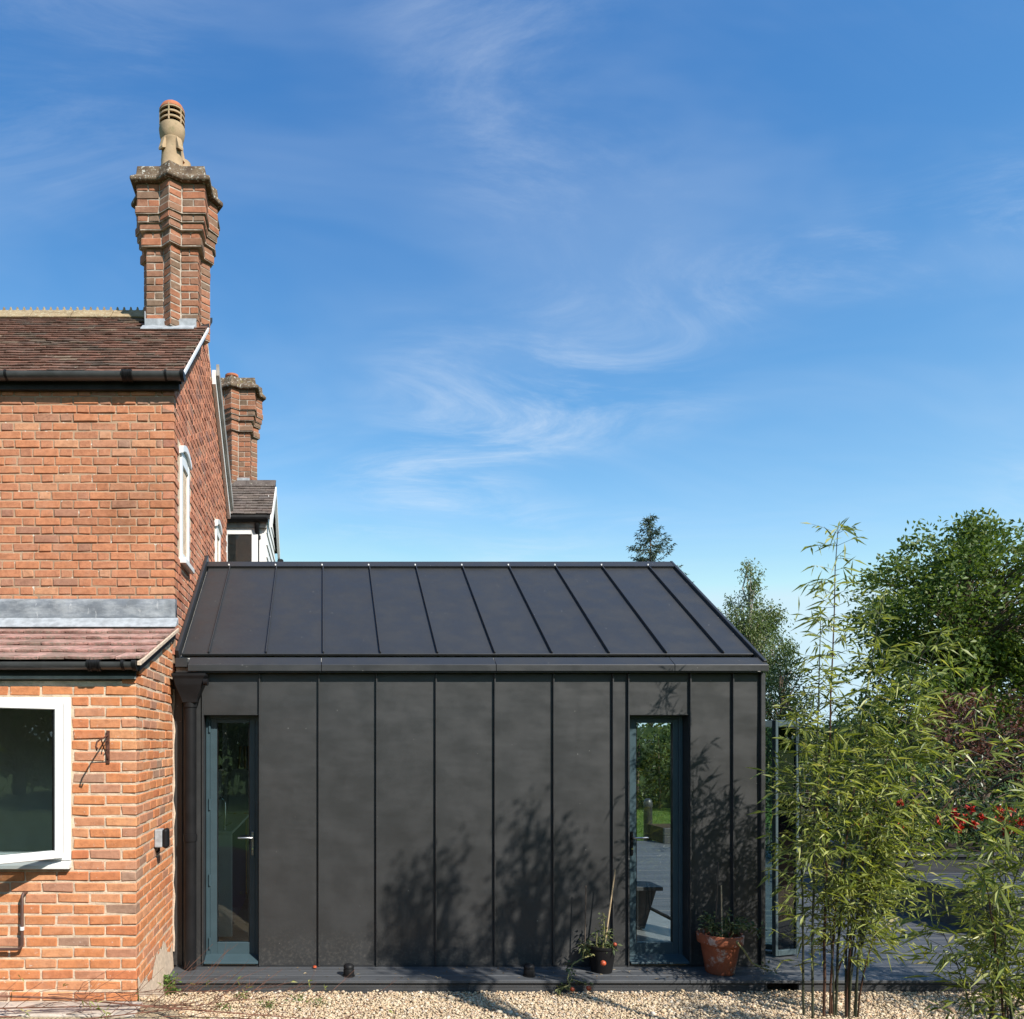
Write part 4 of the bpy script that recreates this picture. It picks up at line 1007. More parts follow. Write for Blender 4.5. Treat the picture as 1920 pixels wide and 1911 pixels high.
# lead: apron, and upstand with rolled top returned round the corner
MB().prism([(WY - .012, 3.15), (WY - .032, 3.15), (WY - .15, lz(WY - .15) + .022), (WY - .15, lz(WY - .15) + .012), (WY - .012, lz(WY) + .01)], lambda a, b, t: (t, a, b), -5, LX + .05).build('lead_apron', 'lead_light', lean, bevel=.002)
up = MB(); n_ = 40; V = []; fs = []
prof = [(-.040, 3.115), (-.034, 3.165), (-.030, 3.20), (-.034, 3.245), (-.026, 3.305), (-.012, 3.318), (-.002, 3.32)]
for i in range(n_ + 1):
    x = -3.2 + (LX + .02 + 3.2) * i / n_
    for j, (dy, z_) in enumerate(prof): V.append((x, WY + dy - (.004 * math.sin(i * .9 + j) if 0 < j < 6 else 0), z_ + (.006 * math.sin(i * .37) if j == 0 else 0)))
m_ = len(prof)
for i in range(n_):
    for j in range(m_ - 1): a = i * m_ + j; fs.append((a, a + m_, a + m_ + 1, a + 1))
V += [(LX + .018, WY + .05, 3.115), (LX + .018, WY + .05, 3.32)]
e0 = n_ * m_; q = len(V) - 2
fs.append(tuple([e0 + j for j in range(m_)]) + (q + 1, q))
up.add(V, fs); o = up.build('lead_upstand', 'lead', lean, smooth=True); s_ = o.modifiers.new('t', 'SOLIDIFY'); s_.thickness = .006
gutter(lean, -5, X(250, 5.33), 5.335, 2.622, .052, [X(178, 5.33)], [X(232, 5.33)], 'gutter')
MB().box(-5, LX + .0, LY - .022, LY - .002, 2.535, 2.62).build('eaves_board', 'blackwood', lean)
MB().box(-5, LX + .0, LY - .030, LY - .002, 2.512, 2.533).build('eaves_board', 'greyboard', lean)
# window with a side-hung casement standing open
wn = MB(); fw = .052; yo = LY - .012
wn.box(WX - fw, WX, yo, LY + .06, WZ0 + .055, WZ1_).box(-3.15, WX - fw, yo, LY + .06, WZ1_ - fw, WZ1_).box(-3.15, WX - fw, yo, LY + .06, WZ0 + .055, WZ0 + .055 + fw)
wn.box(-3.15, -3.1, yo, LY + .06, WZ0 + .11, WZ1_ - .055)
wo = wn.build('window', 'white', lean, bevel=.004)
MB().prism([(LY - .05, WZ0), (LY - .05, WZ0 + .028), (LY + .0, WZ0 + .052), (LY + .06, WZ0 + .052), (LY + .06, WZ0)], lambda a, b, t: (t, a, b), -3.2, WX + .002).build('sill', 'white', wo, bevel=.003)
th = rad(40); hp = Vector((WX - fw - .004, LY - .02, 0)); dv = Vector((-math.cos(th), -math.sin(th), 0)); nv = Vector((-dv.y, dv.x, 0)); CLn = .66
ca = MB(); za, zb2 = WZ0 + .075, WZ1_ - .03; cw = .058
def cbar(mbx, t0, t1, z0, z1, thk=.026, off=0): 
    c0 = hp + dv * (t0 + t1) / 2 + nv * off; mbx.obox((c0.x, c0.y, (z0 + z1) / 2), dv * (t1 - t0) / 2, nv * thk, (0, 0, (z1 - z0) / 2))
cbar(ca, 0, cw, za, zb2); cbar(ca, CLn - cw, CLn, za, zb2); cbar(ca, cw, CLn - cw, za, za + cw); cbar(ca, cw, CLn - cw, zb2 - cw, zb2)
ca.build('casement', 'white', wo, bevel=.005)
gp = MB(); cbar(gp, cw - .004, CLn - cw + .004, za + cw - .004, zb2 - cw + .004, .005); gp.build('pane', 'glass', wo)
bd = MB(); 
for a_, b_, c_, d_ in ((cw, cw + .008, za + cw, zb2 - cw), (CLn - cw - .008, CLn - cw, za + cw, zb2 - cw)): cbar(bd, a_, b_, c_, d_, .012)
bd.build('glazing_gasket', 'black', wo)
MB().box(-4.9, LX - .17, LY + .19, WY - .01, .02, .25).build('floor_slab', 'floor', lean)
MB().box(-4.9, LX - .17, WY - .06, WY - .02, .26, 2.9).build('inner_wall', 'plaster', lean)
# fittings on the lean-to
br = empty('hanging_basket_bracket', (X(203, LY), LY, 1.9), 'rusty iron hanging basket bracket screwed to the brick wall beside the white window', 'bracket')
bx = X(203, LY); z0, z1 = Z(1432, LY), Z(1370, LY)
MB().box(bx - .012, bx + .012, LY - .012, LY - .003, z0, z1).build('back_plate', 'rust', br, bevel=.002)
arm = [(bx, LY - .012, z1 - .03), (bx - .005, LY - .08, z1 - .05), (bx - .01, LY - .17, z1 - .065), (bx - .01, LY - .24, z1 - .08), (bx - .01, LY - .262, z1 - .11), (bx - .01, LY - .245, z1 - .135), (bx - .01, LY - .225, z1 - .12)]
MB().tube(arm, .006, 6).build('arm', 'rust', br, smooth=True)
MB().tube([(bx, LY - .012, z0 + .03), (bx - .004, LY - .07, z0 + .09), (bx - .008, LY - .15, z1 - .06)], .005, 6).build('brace', 'rust', br, smooth=True)
sc_ = [(bx - .004, LY - .03 - .03 * math.cos(t), z1 - .10 + .03 * math.sin(t)) for t in np.linspace(0, 5, 12)]
MB().tube(sc_, .004, 6).build('scroll', 'rust', br, smooth=True)
bxs = empty('wall_light_sensor', (LX, 6.03, 1.3), 'small grey and black wall light box on the brick return', 'wall light')
MB().box(LX + .002, LX + .062, 5.98, 6.07, 1.255, 1.395).build('housing', 'lead_light', bxs, bevel=.008, seg=2)
MB().box(LX + .064, LX + .105, 5.972, 6.078, 1.25, 1.40).build('lens_cover', 'black', bxs, bevel=.018, seg=3)
MB().tube([(LX + .03, 6.03, 1.256), (LX + .028, 6.035, 1.23), (LX + .01, 6.035, 1.21)], .008, 8).build('cable_gland', 'black', bxs)
op = empty('overflow_pipe', (X(40, LY), LY, 0.8), 'thin brown overflow pipe bent along the lower brick wall', 'pipe')
px_, pz1, pz0 = X(41, LY - .05), Z(1676, LY - .04), Z(1780, LY - .05)
MB().tube([(px_ + .01, LY + .01, pz1), (px_ + .004, LY - .03, pz1), (px_, LY - .045, pz1 - .015), (px_, LY - .045, pz0 + .03), (px_ - .01, LY - .045, pz0 + .008), (px_ - .035, LY - .045, pz0), (px_ - .9, LY - .045, pz0 - .005)], .011, 10).build('pipe_run', 'copper_pipe', op, smooth=True)
MB().tube([(px_, LY - .045, Z(1738, LY) - .012), (px_, LY - .045, Z(1738, LY) + .012)], .015, 10).build('pipe_clip', 'white', op)

# ================================================================== THINGS ON THE DECK EDGE
for i, (px, lab) in enumerate(((654, 'small black dome deck light nearer the brick house'), (992, 'small black dome deck light nearer the potted plants'))):
    y_ = 6.47; x = X(px, y_)
    t = empty('deck_light', (x, y_, DZ), lab, 'deck light', 'deck lights')
    MB().lathe([(.043, 0), (.045, .01), (.045, .055), (.041, .062), (.041, .066), (.045, .07), (.044, .083), (.034, .096), (.015, .103), (0, .104)], (x, y_, DZ + .001), 24).build('body', 'black', t, smooth=True)
    MB().lathe([(.052, 0), (.052, .006), (.046, .008)], (x, y_, DZ + .001), 24).build('base_ring', 'black', t, smooth=True)
props(MB().lathe([(.0, .0), (.012, .003), (.018, .011), (.015, .021), (.006, .026), (.001, .023)], (X(590, 6.68), 6.68, DZ), 14).build('fallen_tomato', 'tomato', smooth=True), 'fallen orange tomato lying at the foot of the metal wall', 'tomato')

def stem_curve(p0, p1, sag=0.0, n=7, wob=.01, rng=random):
    p0, p1 = Vector(p0), Vector(p1); o = []
    for i in range(n):
        t = i / (n - 1); p = p0.lerp(p1, t); p.z += sag * 4 * t * (1 - t)
        if 0 < i < n - 1: p += Vector((rng.uniform(-wob, wob), rng.uniform(-wob, wob), rng.uniform(-wob, wob)))
        o.append(p)
    return o
def sprig_leaves(paths, per, L, spread, rng=RNG, t0=.25):
    P_, D_ = [], []
    for pa in paths:
        n = len(pa)
        for _ in range(per):
            t = t0 + (1 - t0) * rng.random(); i = min(n - 2, int(t * (n - 1))); f = t * (n - 1) - i
            p = pa[i].lerp(pa[i + 1], f); d_ = rng.normal(size=3); d_[2] = d_[2] * .5 - .1; d_ /= np.linalg.norm(d_)
            P_.append(np.array(p) + d_ * spread * rng.random()); D_.append(d_)
    return np.array(P_), np.array(D_)
# terracotta pot
tx, ty = X(1351, 6.55), 6.56
tp = empty('terracotta_pot', (tx, ty, DZ), 'weathered terracotta pot with straggly plant and canes between door and corner', 'plant pot')
MB().lathe([(.105, 0), (.112, .01), (.150, .245), (.152, .25), (.172, .252), (.178, .262), (.183, .33), (.180, .336), (.166, .336), (.155, .26), (.14, .25)], (tx, ty, DZ + .002), 32, cap=False).build('pot_body', 'terracotta', tp, smooth=True)
MB().lathe([(.0, .285), (.08, .292), (.158, .282)], (tx, ty, DZ), 24, cap=False).build('soil', 'soil', tp)
def cane(p, q, r, mat, parent):
    MB().tube([p, Vector(p).lerp(Vector(q), .5), q], [r, r, r * .85], 7).build('cane', mat, parent, smooth=True)
cane((tx - .045, ty, DZ + .2), (X(1351, ty), ty + .03, Z(1618, ty)), .006, 'cane_dark', tp); cane((tx + .01, ty - .02, DZ + .2), (tx + .012, ty, Z(1660, ty)), .006, 'cane', tp)
paths = [stem_curve((tx + random.uniform(-.06, .08), ty + random.uniform(-.05, .05), DZ + .28), (tx + dx, ty + dy, DZ + dz), sg, 7, .015) for dx, dy, dz, sg in
         ((.34, -.03, .36, .07), (.26, .05, .45, .05), (-.15, -.05, .40, .05), (.06, .0, .52, .02), (-.05, .06, .48, .02), (.15, -.1, .42, .06), (-.12, .08, .45, .02), (.38, .0, .30, .12))]
hang = [Vector((tx + .02, ty - .05, DZ + .30)), Vector((tx + .03, ty - .16, DZ + .33)), Vector((tx + .09, ty - .20, DZ + .25)), Vector((tx + .16, ty - .2, DZ + .14)), Vector((tx + .26, ty - .18, DZ + .09)), Vector((tx + .36, ty - .15, DZ + .06))]
mbs = MB()
for p in paths: mbs.tube(p, [.005] * 5 + [.003, .002], 5)
mbs.tube(hang, [.008, .009, .008, .007, .006, .004], 6)
mbs.build('stems', 'stem_green', tp, smooth=True)
P_, D_ = sprig_leaves(paths, 44, .05, .05); P2, D2_ = sprig_leaves([hang], 20, .03, .05, t0=.7)
leaves('foliage', np.vstack([P_, P2]), np.vstack([D_, D2_]), RNG.uniform(.025, .055, len(P_) + len(P2)), RNG.uniform(.012, .025, len(P_) + len(P2)), 'leaf_veg', tp)
# tomato plant in a black pot
bx_, by_ = X(1128, 6.6), 6.60
bp = empty('tomato_plant', (bx_, by_, DZ), 'straggly tomato plant in a black plastic pot by the door nearer the glazed corner', 'plant pot')
MB().lathe([(.085, 0), (.115, .20), (.122, .205), (.122, .225), (.112, .225), (.10, .2)], (bx_, by_, DZ + .002), 24, cap=False).build('pot_body', 'black', bp, smooth=True)
MB().lathe([(.0, .19), (.11, .185)], (bx_, by_, DZ), 20, cap=False).build('soil', 'soil', bp)
cane((bx_ + .01, by_, DZ + .1), (X(1152, by_), by_ - .02, Z(1630, by_)), .0065, 'cane', bp)
cane((X(1098, by_), by_ + .02, DZ + .15), (X(1101, by_), by_ + .03, Z(1662, by_)), .0055, 'cane_dark', bp)
def pth(*pts): return [Vector((X(px, yy), yy, Z(py, yy))) for px, py, yy in pts]
paths = [pth((1128, 1800, 6.6), (1131, 1770, 6.58), (1133, 1740, 6.57), (1132, 1712, 6.57)), pth((1125, 1800, 6.6), (1112, 1790, 6.52), (1092, 1797, 6.46), (1074, 1808, 6.42), (1068, 1822, 6.38), (1072, 1836, 6.34), (1103, 1846, 6.31)),
         pth((1130, 1800, 6.6), (1140, 1780, 6.55), (1150, 1770, 6.52)), pth((1124, 1800, 6.6), (1108, 1785, 6.6), (1090, 1770, 6.6)), pth((1068, 1822, 6.37), (1064, 1836, 6.325), (1070, 1850, 6.31), (1072, 1853, 6.30)), pth((1092, 1797, 6.46), (1094, 1782, 6.46), (1096, 1768, 6.47)),
         pth((1128, 1795, 6.6), (1118, 1770, 6.6), (1120, 1745, 6.6)), pth((1072, 1836, 6.335), (1066, 1848, 6.31), (1045, 1855, 6.3)), pth((1130, 1800, 6.6), (1136, 1760, 6.6), (1143, 1745, 6.58))]
mbs = MB()
for p in paths: mbs.tube(p, [.007 - .004 * i / (len(p) - 1) for i in range(len(p))], 6)
mbs.build('stems', 'stem_green', bp, smooth=True)
P_, D_ = sprig_leaves(paths[:4] + paths[5:], 38, .05, .045, t0=.35)
leaves('foliage', P_, D_, RNG.uniform(.025, .055, len(P_)), RNG.uniform(.011, .022, len(P_)), 'leaf_veg', bp)
for px, py, yy, r_ in ((1073, 1855, 6.30, .020), (1104, 1853, 6.30, .022), (1131, 1806, 6.44, .024), (1153, 1771, 6.5, .016)):
    MB().lathe([(0, -r_), (r_ * .6, -r_ * .82), (r_ * .97, -r_ * .3), (r_, .0), (r_ * .8, r_ * .62), (r_ * .35, r_ * .9), (0, r_ * .82)], (X(px, yy), yy, Z(py, yy)), 14, cap=False).build('tomato', 'tomato', bp, smooth=True)
# weed at the end of the deck
wd = empty('weed', (X(315, 6.3), 6.3, 0.05), 'bright green weed growing at the brick corner by the deck end', 'weed')
n = 170; P_ = np.stack([RNG.normal(X(316, 6.3), .045, n), RNG.normal(6.29, .03, n), .02 + RNG.random(n) * .16], 1); D_ = RNG.normal(size=(n, 3)); D_[:, 2] = np.abs(D_[:, 2]) * .6
leaves('foliage', P_, D_, RNG.uniform(.02, .045, n), RNG.uniform(.014, .028, n), 'leaf_weed', wd)
for i, (px, yy, n) in enumerate(((455, 6.22, 40), (505, 6.0, 55), (560, 6.16, 45), (600, 6.05, 38), (420, 5.95, 40))):
    lab = ['small weed sprouting against the deck riser near the cut branches', 'largest weed tuft among the gravel under the twigs', 'thin weed tuft at the deck riser below the fallen tomato', 'weed sprig at the right end of the weedy gravel', 'weed sprig nearest the brick corner on the gravel'][i]
    t = empty('weed', (X(px, yy), yy, 0), lab, 'weed', 'weeds growing in the gravel'); rw2 = np.random.default_rng(300 + i)
    P_ = np.stack([rw2.normal(X(px, yy), .035, n), rw2.normal(yy, .02, n), rw2.random(n) * .05], 1); D_ = rw2.normal(size=(n, 3)) * .6; D_[:, 2] = np.abs(D_[:, 2]) + .35
    leaves('foliage', P_, D_, rw2.uniform(.02, .06, n), rw2.uniform(.004, .011, n), 'leaf_weed', t, rng=rw2)
# dry leaves and stray stones on the deck edge
rl = np.random.default_rng(19); n = 130; P_ = np.stack([rl.uniform(-1.2, 3.7, n), rl.uniform(6.37, 6.72, n), np.full(n, DZ + .004)], 1); D_ = rl.normal(size=(n, 3)); D_[:, 2] = .05
leaves('leaf_litter', P_, D_, rl.uniform(.012, .05, n), rl.uniform(.005, .012, n), 'leaf_litter', None, flat=3, droop=0, rng=rl, label='dry fallen leaves scattered along the deck boards', cat='leaf litter', kind='stuff')
# cut branches lying across the gravel
rngb = random.Random(5)
BR = [('long reddish cut branch lying across the footpath in front of the lean-to', [(-60, 1866), (120, 1872), (300, 1889), (470, 1902), (700, 1919)], .009, 26),
      ('thin cut branch rising to the right above the gravel', [(150, 1912), (320, 1893), (420, 1878), (540, 1868)], .005, 16),
      ('dark straight cut branch lying nearest the camera', [(-60, 1892), (130, 1888), (330, 1885), (480, 1890)], .006, 14),
      ('slender twiggy branch arching up against the brick corner', [(90, 1865), (200, 1861), (330, 1860), (450, 1858)], .004, 18),
      ('low cut branch half off the bottom edge', [(-40, 1906), (140, 1908), (330, 1906), (520, 1912)], .006, 10)]
for bi, (lab, pts, r_, ns) in enumerate(BR):
    yy = 5.02 + .02 * bi; pts3 = [Vector((X(px, yy + .10 * i), yy + .10 * i, Z(py, yy + .10 * i))) for i, (px, py) in enumerate(pts)]
    t = empty('cut_branch', pts3[0], lab, 'branch', 'cut branches on the gravel')
    m_ = MB(); m_.tube(pts3, [r_ * (1 - .7 * i / (len(pts3) - 1)) for i in range(len(pts3))], 6)
    mt = MB(); LP, LD = [], []
    for k in range(ns):
        f = rngb.uniform(.05, .98) * (len(pts3) - 1); i = int(f); p = pts3[i].lerp(pts3[min(i + 1, len(pts3) - 1)], f - i)
        l_ = rngb.uniform(.15, .5); dr_ = Vector((rngb.uniform(.3, 1), rngb.uniform(-.3, .3), rngb.uniform(-.12, .75))).normalized()
        q = p + dr_ * l_ * .5 + Vector((rngb.uniform(-.03, .03), 0, rngb.uniform(-.03, .03))); e = p + dr_ * l_ + Vector((0, 0, -.05 * l_))
        mt.tube([p, q, e], [.0028, .0018, .0009], 4)
        for _ in range(rngb.randrange(1, 4)):
            s_ = p.lerp(e, rngb.uniform(.3, .9)); d2 = (dr_ + Vector((rngb.uniform(-.7, .7), rngb.uniform(-.5, .5), rngb.uniform(-.6, .6)))).normalized()
            mt.tube([s_, s_ + d2 * rngb.uniform(.04, .14)], [.0013, .0007], 3)
        if rngb.random() < .3:
            for _ in range(3): LP.append(np.array(e)); LD.append([rngb.gauss(.4, .6), rngb.gauss(0, .5), rngb.gauss(.1, .5)])
    m_.build('stem', 'twig', t, smooth=True); mt.build('twigs', 'twig', t)
    if LP: leaves('foliage', np.array(LP), np.array(LD), .05, .010, 'leaf_bamboo', t)

# ================================================================== INSIDE THE EXTENSION
isl = empty('kitchen_unit', (-1.0, 8.2, DZ), 'white and navy kitchen unit seen through the door by the downpipe', 'cabinet')
MB().box(-1.20, -.905, 7.75, 7.80, DZ, DZ + 1.03).build('end_panel', 'pale_leg', isl, bevel=.004)
MB().box(-1.20, -.95, 7.81, 9.6, DZ, DZ + .98).build('cabinet', 'navy', isl)
MB().box(-1.22, -.90, 7.74, 9.62, DZ + 1.031, DZ + 1.06).build('worktop', 'pale_leg', isl, bevel=.004)
MB().tube([(-.99, 7.86, DZ + 1.06), (-.99, 7.86, DZ + 1.33), (-1.0, 7.855, DZ + 1.37), (-1.03, 7.85, DZ + 1.385), (-1.06, 7.85, DZ + 1.37), (-1.07, 7.85, DZ + 1.33)], .012, 10).build('tap', 'chrome', isl, smooth=True)
MB().tube([(-.985, 7.86, DZ + 1.10), (-.92, 7.86, DZ + 1.13)], .008, 8).build('tap_lever', 'chrome', isl)
ea = empty('easel', (-1.0, 9.4, DZ), 'wooden easel holding a pale canvas inside the extension', 'easel')
for a, b in (((-1.16, 9.5), (-1.03, 9.75)), ((-.80, 9.5), (-.93, 9.75)), ((-.98, 9.95), (-.98, 9.78))):
    MB().tube([(a[0], a[1], DZ), (b[0], b[1], DZ + 1.9)], .018, 6).build('leg', 'wood', ea)
MB().obox((-.97, 9.55, DZ + 1.35), (.17, 0, 0), (0, .012, .004), (.03, -.05, .27)).build('canvas', 'canvas', ea)
pc = empty('framed_picture', (-1.19, 8.6, 2.0), 'dark framed picture on the inner wall seen through the door glass', 'picture')
MB().box(-1.232, -1.20, 8.3, 9.3, 1.75, 2.6).build('frame', 'black', pc); MB().box(-1.199, -1.195, 8.36, 9.24, 1.81, 2.54).build('image', 'picture', pc)
bn = empty('dark_bench', (3.3, 8.0, DZ), 'dark bench with slab legs inside the extension seen through the glazed door', 'bench')
for k in range(3): MB().box(2.3, 3.55, 8.05 + k * .12, 8.16 + k * .12, .52, .56).build('slat', 'dark_timber', bn, bevel=.003)
MB().add([(3.30, 8.1, DZ), (3.38, 8.1, DZ), (3.50, 8.1, .518), (3.32, 8.1, .518), (3.30, 8.38, DZ), (3.38, 8.38, DZ), (3.50, 8.38, .518), (3.32, 8.38, .518)], [(0, 1, 2, 3), (7, 6, 5, 4), (0, 4, 5, 1), (1, 5, 6, 2), (2, 6, 7, 3), (3, 7, 4, 0)]).build('leg', 'dark_timber', bn)
MB().box(2.34, 2.44, 8.1, 8.38, DZ, .518).build('leg', 'dark_timber', bn)

# ================================================================== DECK FURNITURE AND PLANTERS ON THE RIGHT
db = empty('low_platform_bench', (8.0, 8.4, DZ), 'low dark slatted platform bench on the deck behind the bamboo', 'bench')
for k in range(12): MB().box(6.66, 9.4, 7.62 + k * .127, 7.62 + k * .127 + .119, .50, .535).build('slat', 'dark_timber', db, bevel=.004)
MB().box(6.72, 9.36, 7.66, 7.70, DZ + .002, .498).build('side_panel', 'dark_timber', db); MB().box(6.72, 6.76, 7.71, 9.06, DZ + .002, .498).build('side_panel', 'dark_timber', db)
rp_ = empty('raised_planter', (8.0, 9.9, DZ), 'dark timber raised planter with red flowers beyond the platform bench', 'planter')
for k in range(3):
    z0 = DZ + .003 + k * .19
    MB().box(6.9, 9.5, 9.30, 9.35, z0, z0 + .184).build('plank', 'dark_timber', rp_, bevel=.004); MB().box(6.9, 6.95, 9.351, 10.85, z0, z0 + .184).build('plank', 'dark_timber', rp_, bevel=.004)
MB().box(6.86, 9.54, 9.26, 9.42, DZ + .574, DZ + .61).build('cap_board', 'dark_timber', rp_, bevel=.005); MB().box(6.86, 7.02, 9.425, 10.85, DZ + .574, DZ + .61).build('cap_board', 'dark_timber', rp_, bevel=.005)
MB().box(6.96, 9.5, 9.36, 10.85, DZ, DZ + .54).build('soil', 'soil', rp_)
rpl = empty('rear_planter', (7.3, 15.5, DZ), 'low dark planter block at the far end of the deck', 'planter')
for k in range(2): MB().box(6.55, 8.6, 14.8, 14.86, DZ + .002 + k * .15, DZ + .147 + k * .15).build('plank', 'dark_timber', rpl, bevel=.004)
MB().box(6.55, 8.6, 14.862, 15.6, DZ + .002, DZ + .30).build('soil', 'soil', rpl)
bo = empty('bollard_light', (6.7, 15.9, 0), 'grey domed bollard light standing on the lawn beyond the deck', 'bollard')
MB().lathe([(.085, 0), (.085, .72), (.088, .725)], (6.72, 15.95, 0.0), 20).build('post', 'trim', bo, smooth=True)
MB().lathe([(.09, .73), (.09, .80), (.075, .86), (.04, .895), (0, .90)], (6.72, 15.95, 0.0), 20).build('cap', 'trim', bo, smooth=True)

# ================================================================== PLANTS
def bamboo(bx0, by0, label, culms, seed, leaf=(.075, .14), wd_=(.010, .018), per=7, whorl=3, blen=(.12, .50), t0=.22):
    rng = np.random.default_rng(seed); rr = random.Random(seed)
    bz = float(ground_z(bx0, by0)) - .02
    t = empty('bamboo', (bx0, by0, bz), label, 'bamboo', 'clumps of bamboo beside the deck')
    LP, LD = [], []; br_m = MB()
    for ci, (ox, oy, h, lx, ly, th_, dens) in enumerate(culms):
        n = 12; pts = []
        for i in range(n + 1):
            f = i / n; pts.append(Vector((bx0 + ox + lx * f ** 1.8, by0 + oy + ly * f ** 1.8, bz + h * (f - .10 * (abs(lx) + abs(ly)) / h * f ** 3))) + Vector((rr.uniform(-.006, .006), rr.uniform(-.006, .006), 0)))
        MB().tube(pts, [th_ * .8 * (1 - .78 * (i / n) ** 1.3) for i in range(n + 1)], 7).build('culm', 'culm' if ci % 3 else 'culm_red', t, smooth=True)
        nn = max(6, int(h / .115))
        for k in range(nn):
            f = t0 + (1 - t0) * (k + .5) / nn; i = min(n - 1, int(f * n)); p = pts[i].lerp(pts[i + 1], f * n - i)
            for _ in range(whorl):
                if rr.random() > dens * (1.0 - .35 * max(0, f - .75) / .25): continue
                az = rr.uniform(0, 2 * math.pi); bl = rr.uniform(*blen) * (1.15 - .75 * f)
                e_ = p + Vector((math.cos(az) * bl, math.sin(az) * bl, bl * rr.uniform(-.05, .75)))
                md_ = p.lerp(e_, .55) + Vector((0, 0, .04 * bl)); br_m.tube([p, md_, e_], [.0022, .0015, .0009], 3, cap=False)
                for q in range(per):
                    g_ = rr.uniform(.25, 1.0); pp = (p.lerp(md_, g_ / .55) if g_ < .55 else md_.lerp(e_, (g_ - .55) / .45))
                    out_ = (e_ - p).normalized(); LP.append(np.array(pp)); v = np.array(out_) * .75 + rng.normal(size=3) * .55; v[2] -= .30; LD.append(v)
        for q in range(10):      # tuft at the tip
            LP.append(np.array(pts[-1])); v = rng.normal(size=3); v[2] += .5; LD.append(v)
    br_m.build('branchlets', 'culm', t)
    n = len(LP); LP = np.array(LP); LD = np.array(LD)
    leaves('foliage', LP, LD, rng.uniform(*leaf, n) * rng.choice([.55, .8, 1.0, 1.2], n), rng.uniform(*wd_, n), 'leaf_bamboo', t, fold=.22, droop=.18, rng=rng, tone=np.clip(rng.beta(2.2, 2.2, n), 0, 1))
    return n
def culm_set(rr, n, h0, h1, sx, sy, lean_, th_=.011, dens=.85):
    o = []
    for _ in range(n): o.append((rr.gauss(0, sx), rr.gauss(0, sy), rr.uniform(h0, h1), rr.gauss(0, lean_), rr.gauss(0, lean_ * .6), th_ * rr.uniform(.6, 1.1), dens))
    return o
r1 = random.Random(11)
c1 = [(-.06, .0, 3.68, .0, -.15, .013, .95), (-.16, -.02, 3.05, -.10, -.25, .012, .75), (.05, .03, 3.2, .18, -.25, .012, .9), (.10, .0, 2.85, .45, -.2, .011, .85), (-.20, .02, 2.35, -.18, -.2, .011, .8),
      (.16, .0, 2.55, .80, -.2, .009, .85), (.0, .03, 2.75, .28, -.2, .010, .85), (.0, -.02, 2.1, -.30, -.15, .008, .8), (.11, .02, 2.2, .10, -.15, .009, .85), (.02, .04, 1.5, .62, -.05, .009, .7),
      (.19, .02, 2.4, .42, -.1, .009, .9), (.14, .05, 2.75, .62, -.2, .009, .85), (.2, .0, 2.2, 1.0, -.1, .008, .8), (.1, -.03, 1.9, .5, -.05, .008, .8), (.16, -.02, 2.95, .40, -.3, .009, .85)]
nb = bamboo(3.84, 5.82, 'tall feathery bamboo clump in front of the corner of the metal extension', c1, 21, per=6, whorl=4)
c2 = culm_set(random.Random(4), 10, 1.1, 2.0, .12, .08, .26, .010, .8)
nb += bamboo(3.92, 4.5, 'bamboo clump at the right edge nearer the camera', c2, 22, per=7, t0=.32)
c4 = culm_set(random.Random(15), 9, 1.7, 2.4, .16, .12, .35, .010, .85)
nb += bamboo(5.6, 5.25, 'bamboo clump standing right of the frame on the gravel', c4, 24, per=7)

def tree(name, label, base, height, lobes, nclump, per, clump_r, leaf, wd_, mat, bark, seed, cat='tree', trunk_r=.12, droop=.15, flat=.3, group=None, top=.85, shell=.45, outward=.7, hang=0.0):
    rng = np.random.default_rng(seed); rr = random.Random(seed); base = Vector(base)
    t = empty(name, base, label, cat, group)
    n = 9; tp_ = [base + Vector((rr.uniform(-.02, .02) * height * (i / n), rr.uniform(-.02, .02) * height * (i / n), height * top * i / n)) for i in range(n + 1)]
    mb_ = MB(); mb_.tube(tp_, [trunk_r * (1 - .85 * (i / n)) + .008 for i in range(n + 1)], 9)
    vol = np.array([l[3] * l[4] * l[5] for l in lobes]) ** .75; ids = rng.choice(len(lobes), nclump, p=vol / vol.sum()); C = []
    for k in ids:
        l = lobes[k]; v = rng.normal(size=3); v /= np.linalg.norm(v); r_ = shell + (1 - shell) * rng.random() ** .6
        C.append(np.array(base) + np.array(l[:3]) + v * r_ * np.array(l[3:]))
    C = np.array(C)
    for c_ in C:
        cv = Vector(c_); f = np.clip((cv.z - base.z) / (height * top) * .8 - .05, .12, .97); i = min(n - 1, int(f * n)); p = tp_[i].lerp(tp_[i + 1], f * n - i)
        md_ = p.lerp(cv, .55) + Vector((rr.uniform(-.1, .1), rr.uniform(-.1, .1), .10 * (cv - p).length)); l_ = (cv - p).length
        mb_.tube([p, md_, cv], [min(trunk_r * .35, .012 + .014 * l_), .008 + .006 * l_, .004], 4, cap=False)
    mb_.build('trunk', bark, t, smooth=True)
    m_ = nclump * per; cc = np.repeat(C, per, 0); sz = np.repeat(rng.uniform(.6, 1.25, nclump), per)[:, None]
    g = np.clip(rng.normal(size=(m_, 3)), -1.5, 1.5) * np.array([1, 1, .75]) * clump_r * .55 * sz; P_ = cc + g
    if hang: P_[:, 2] -= hang * rng.random(m_) ** 1.5 * sz[:, 0]
    ctr = np.array(base) + np.array([0, 0, height * .6]); D_ = nrm(P_ - ctr) * outward + rng.normal(size=(m_, 3)) * .6
    if hang: D_[:, 2] -= 1.2
    tone = np.clip(np.repeat(rng.uniform(0, .75, nclump), per) + rng.uniform(0, .3, m_), 0, 1)
    leaves('crown', P_, D_, rng.uniform(*leaf, m_), rng.uniform(*wd_, m_), mat, t, fold=.15, droop=droop, rng=rng, tone=tone, flat=flat)
    return t
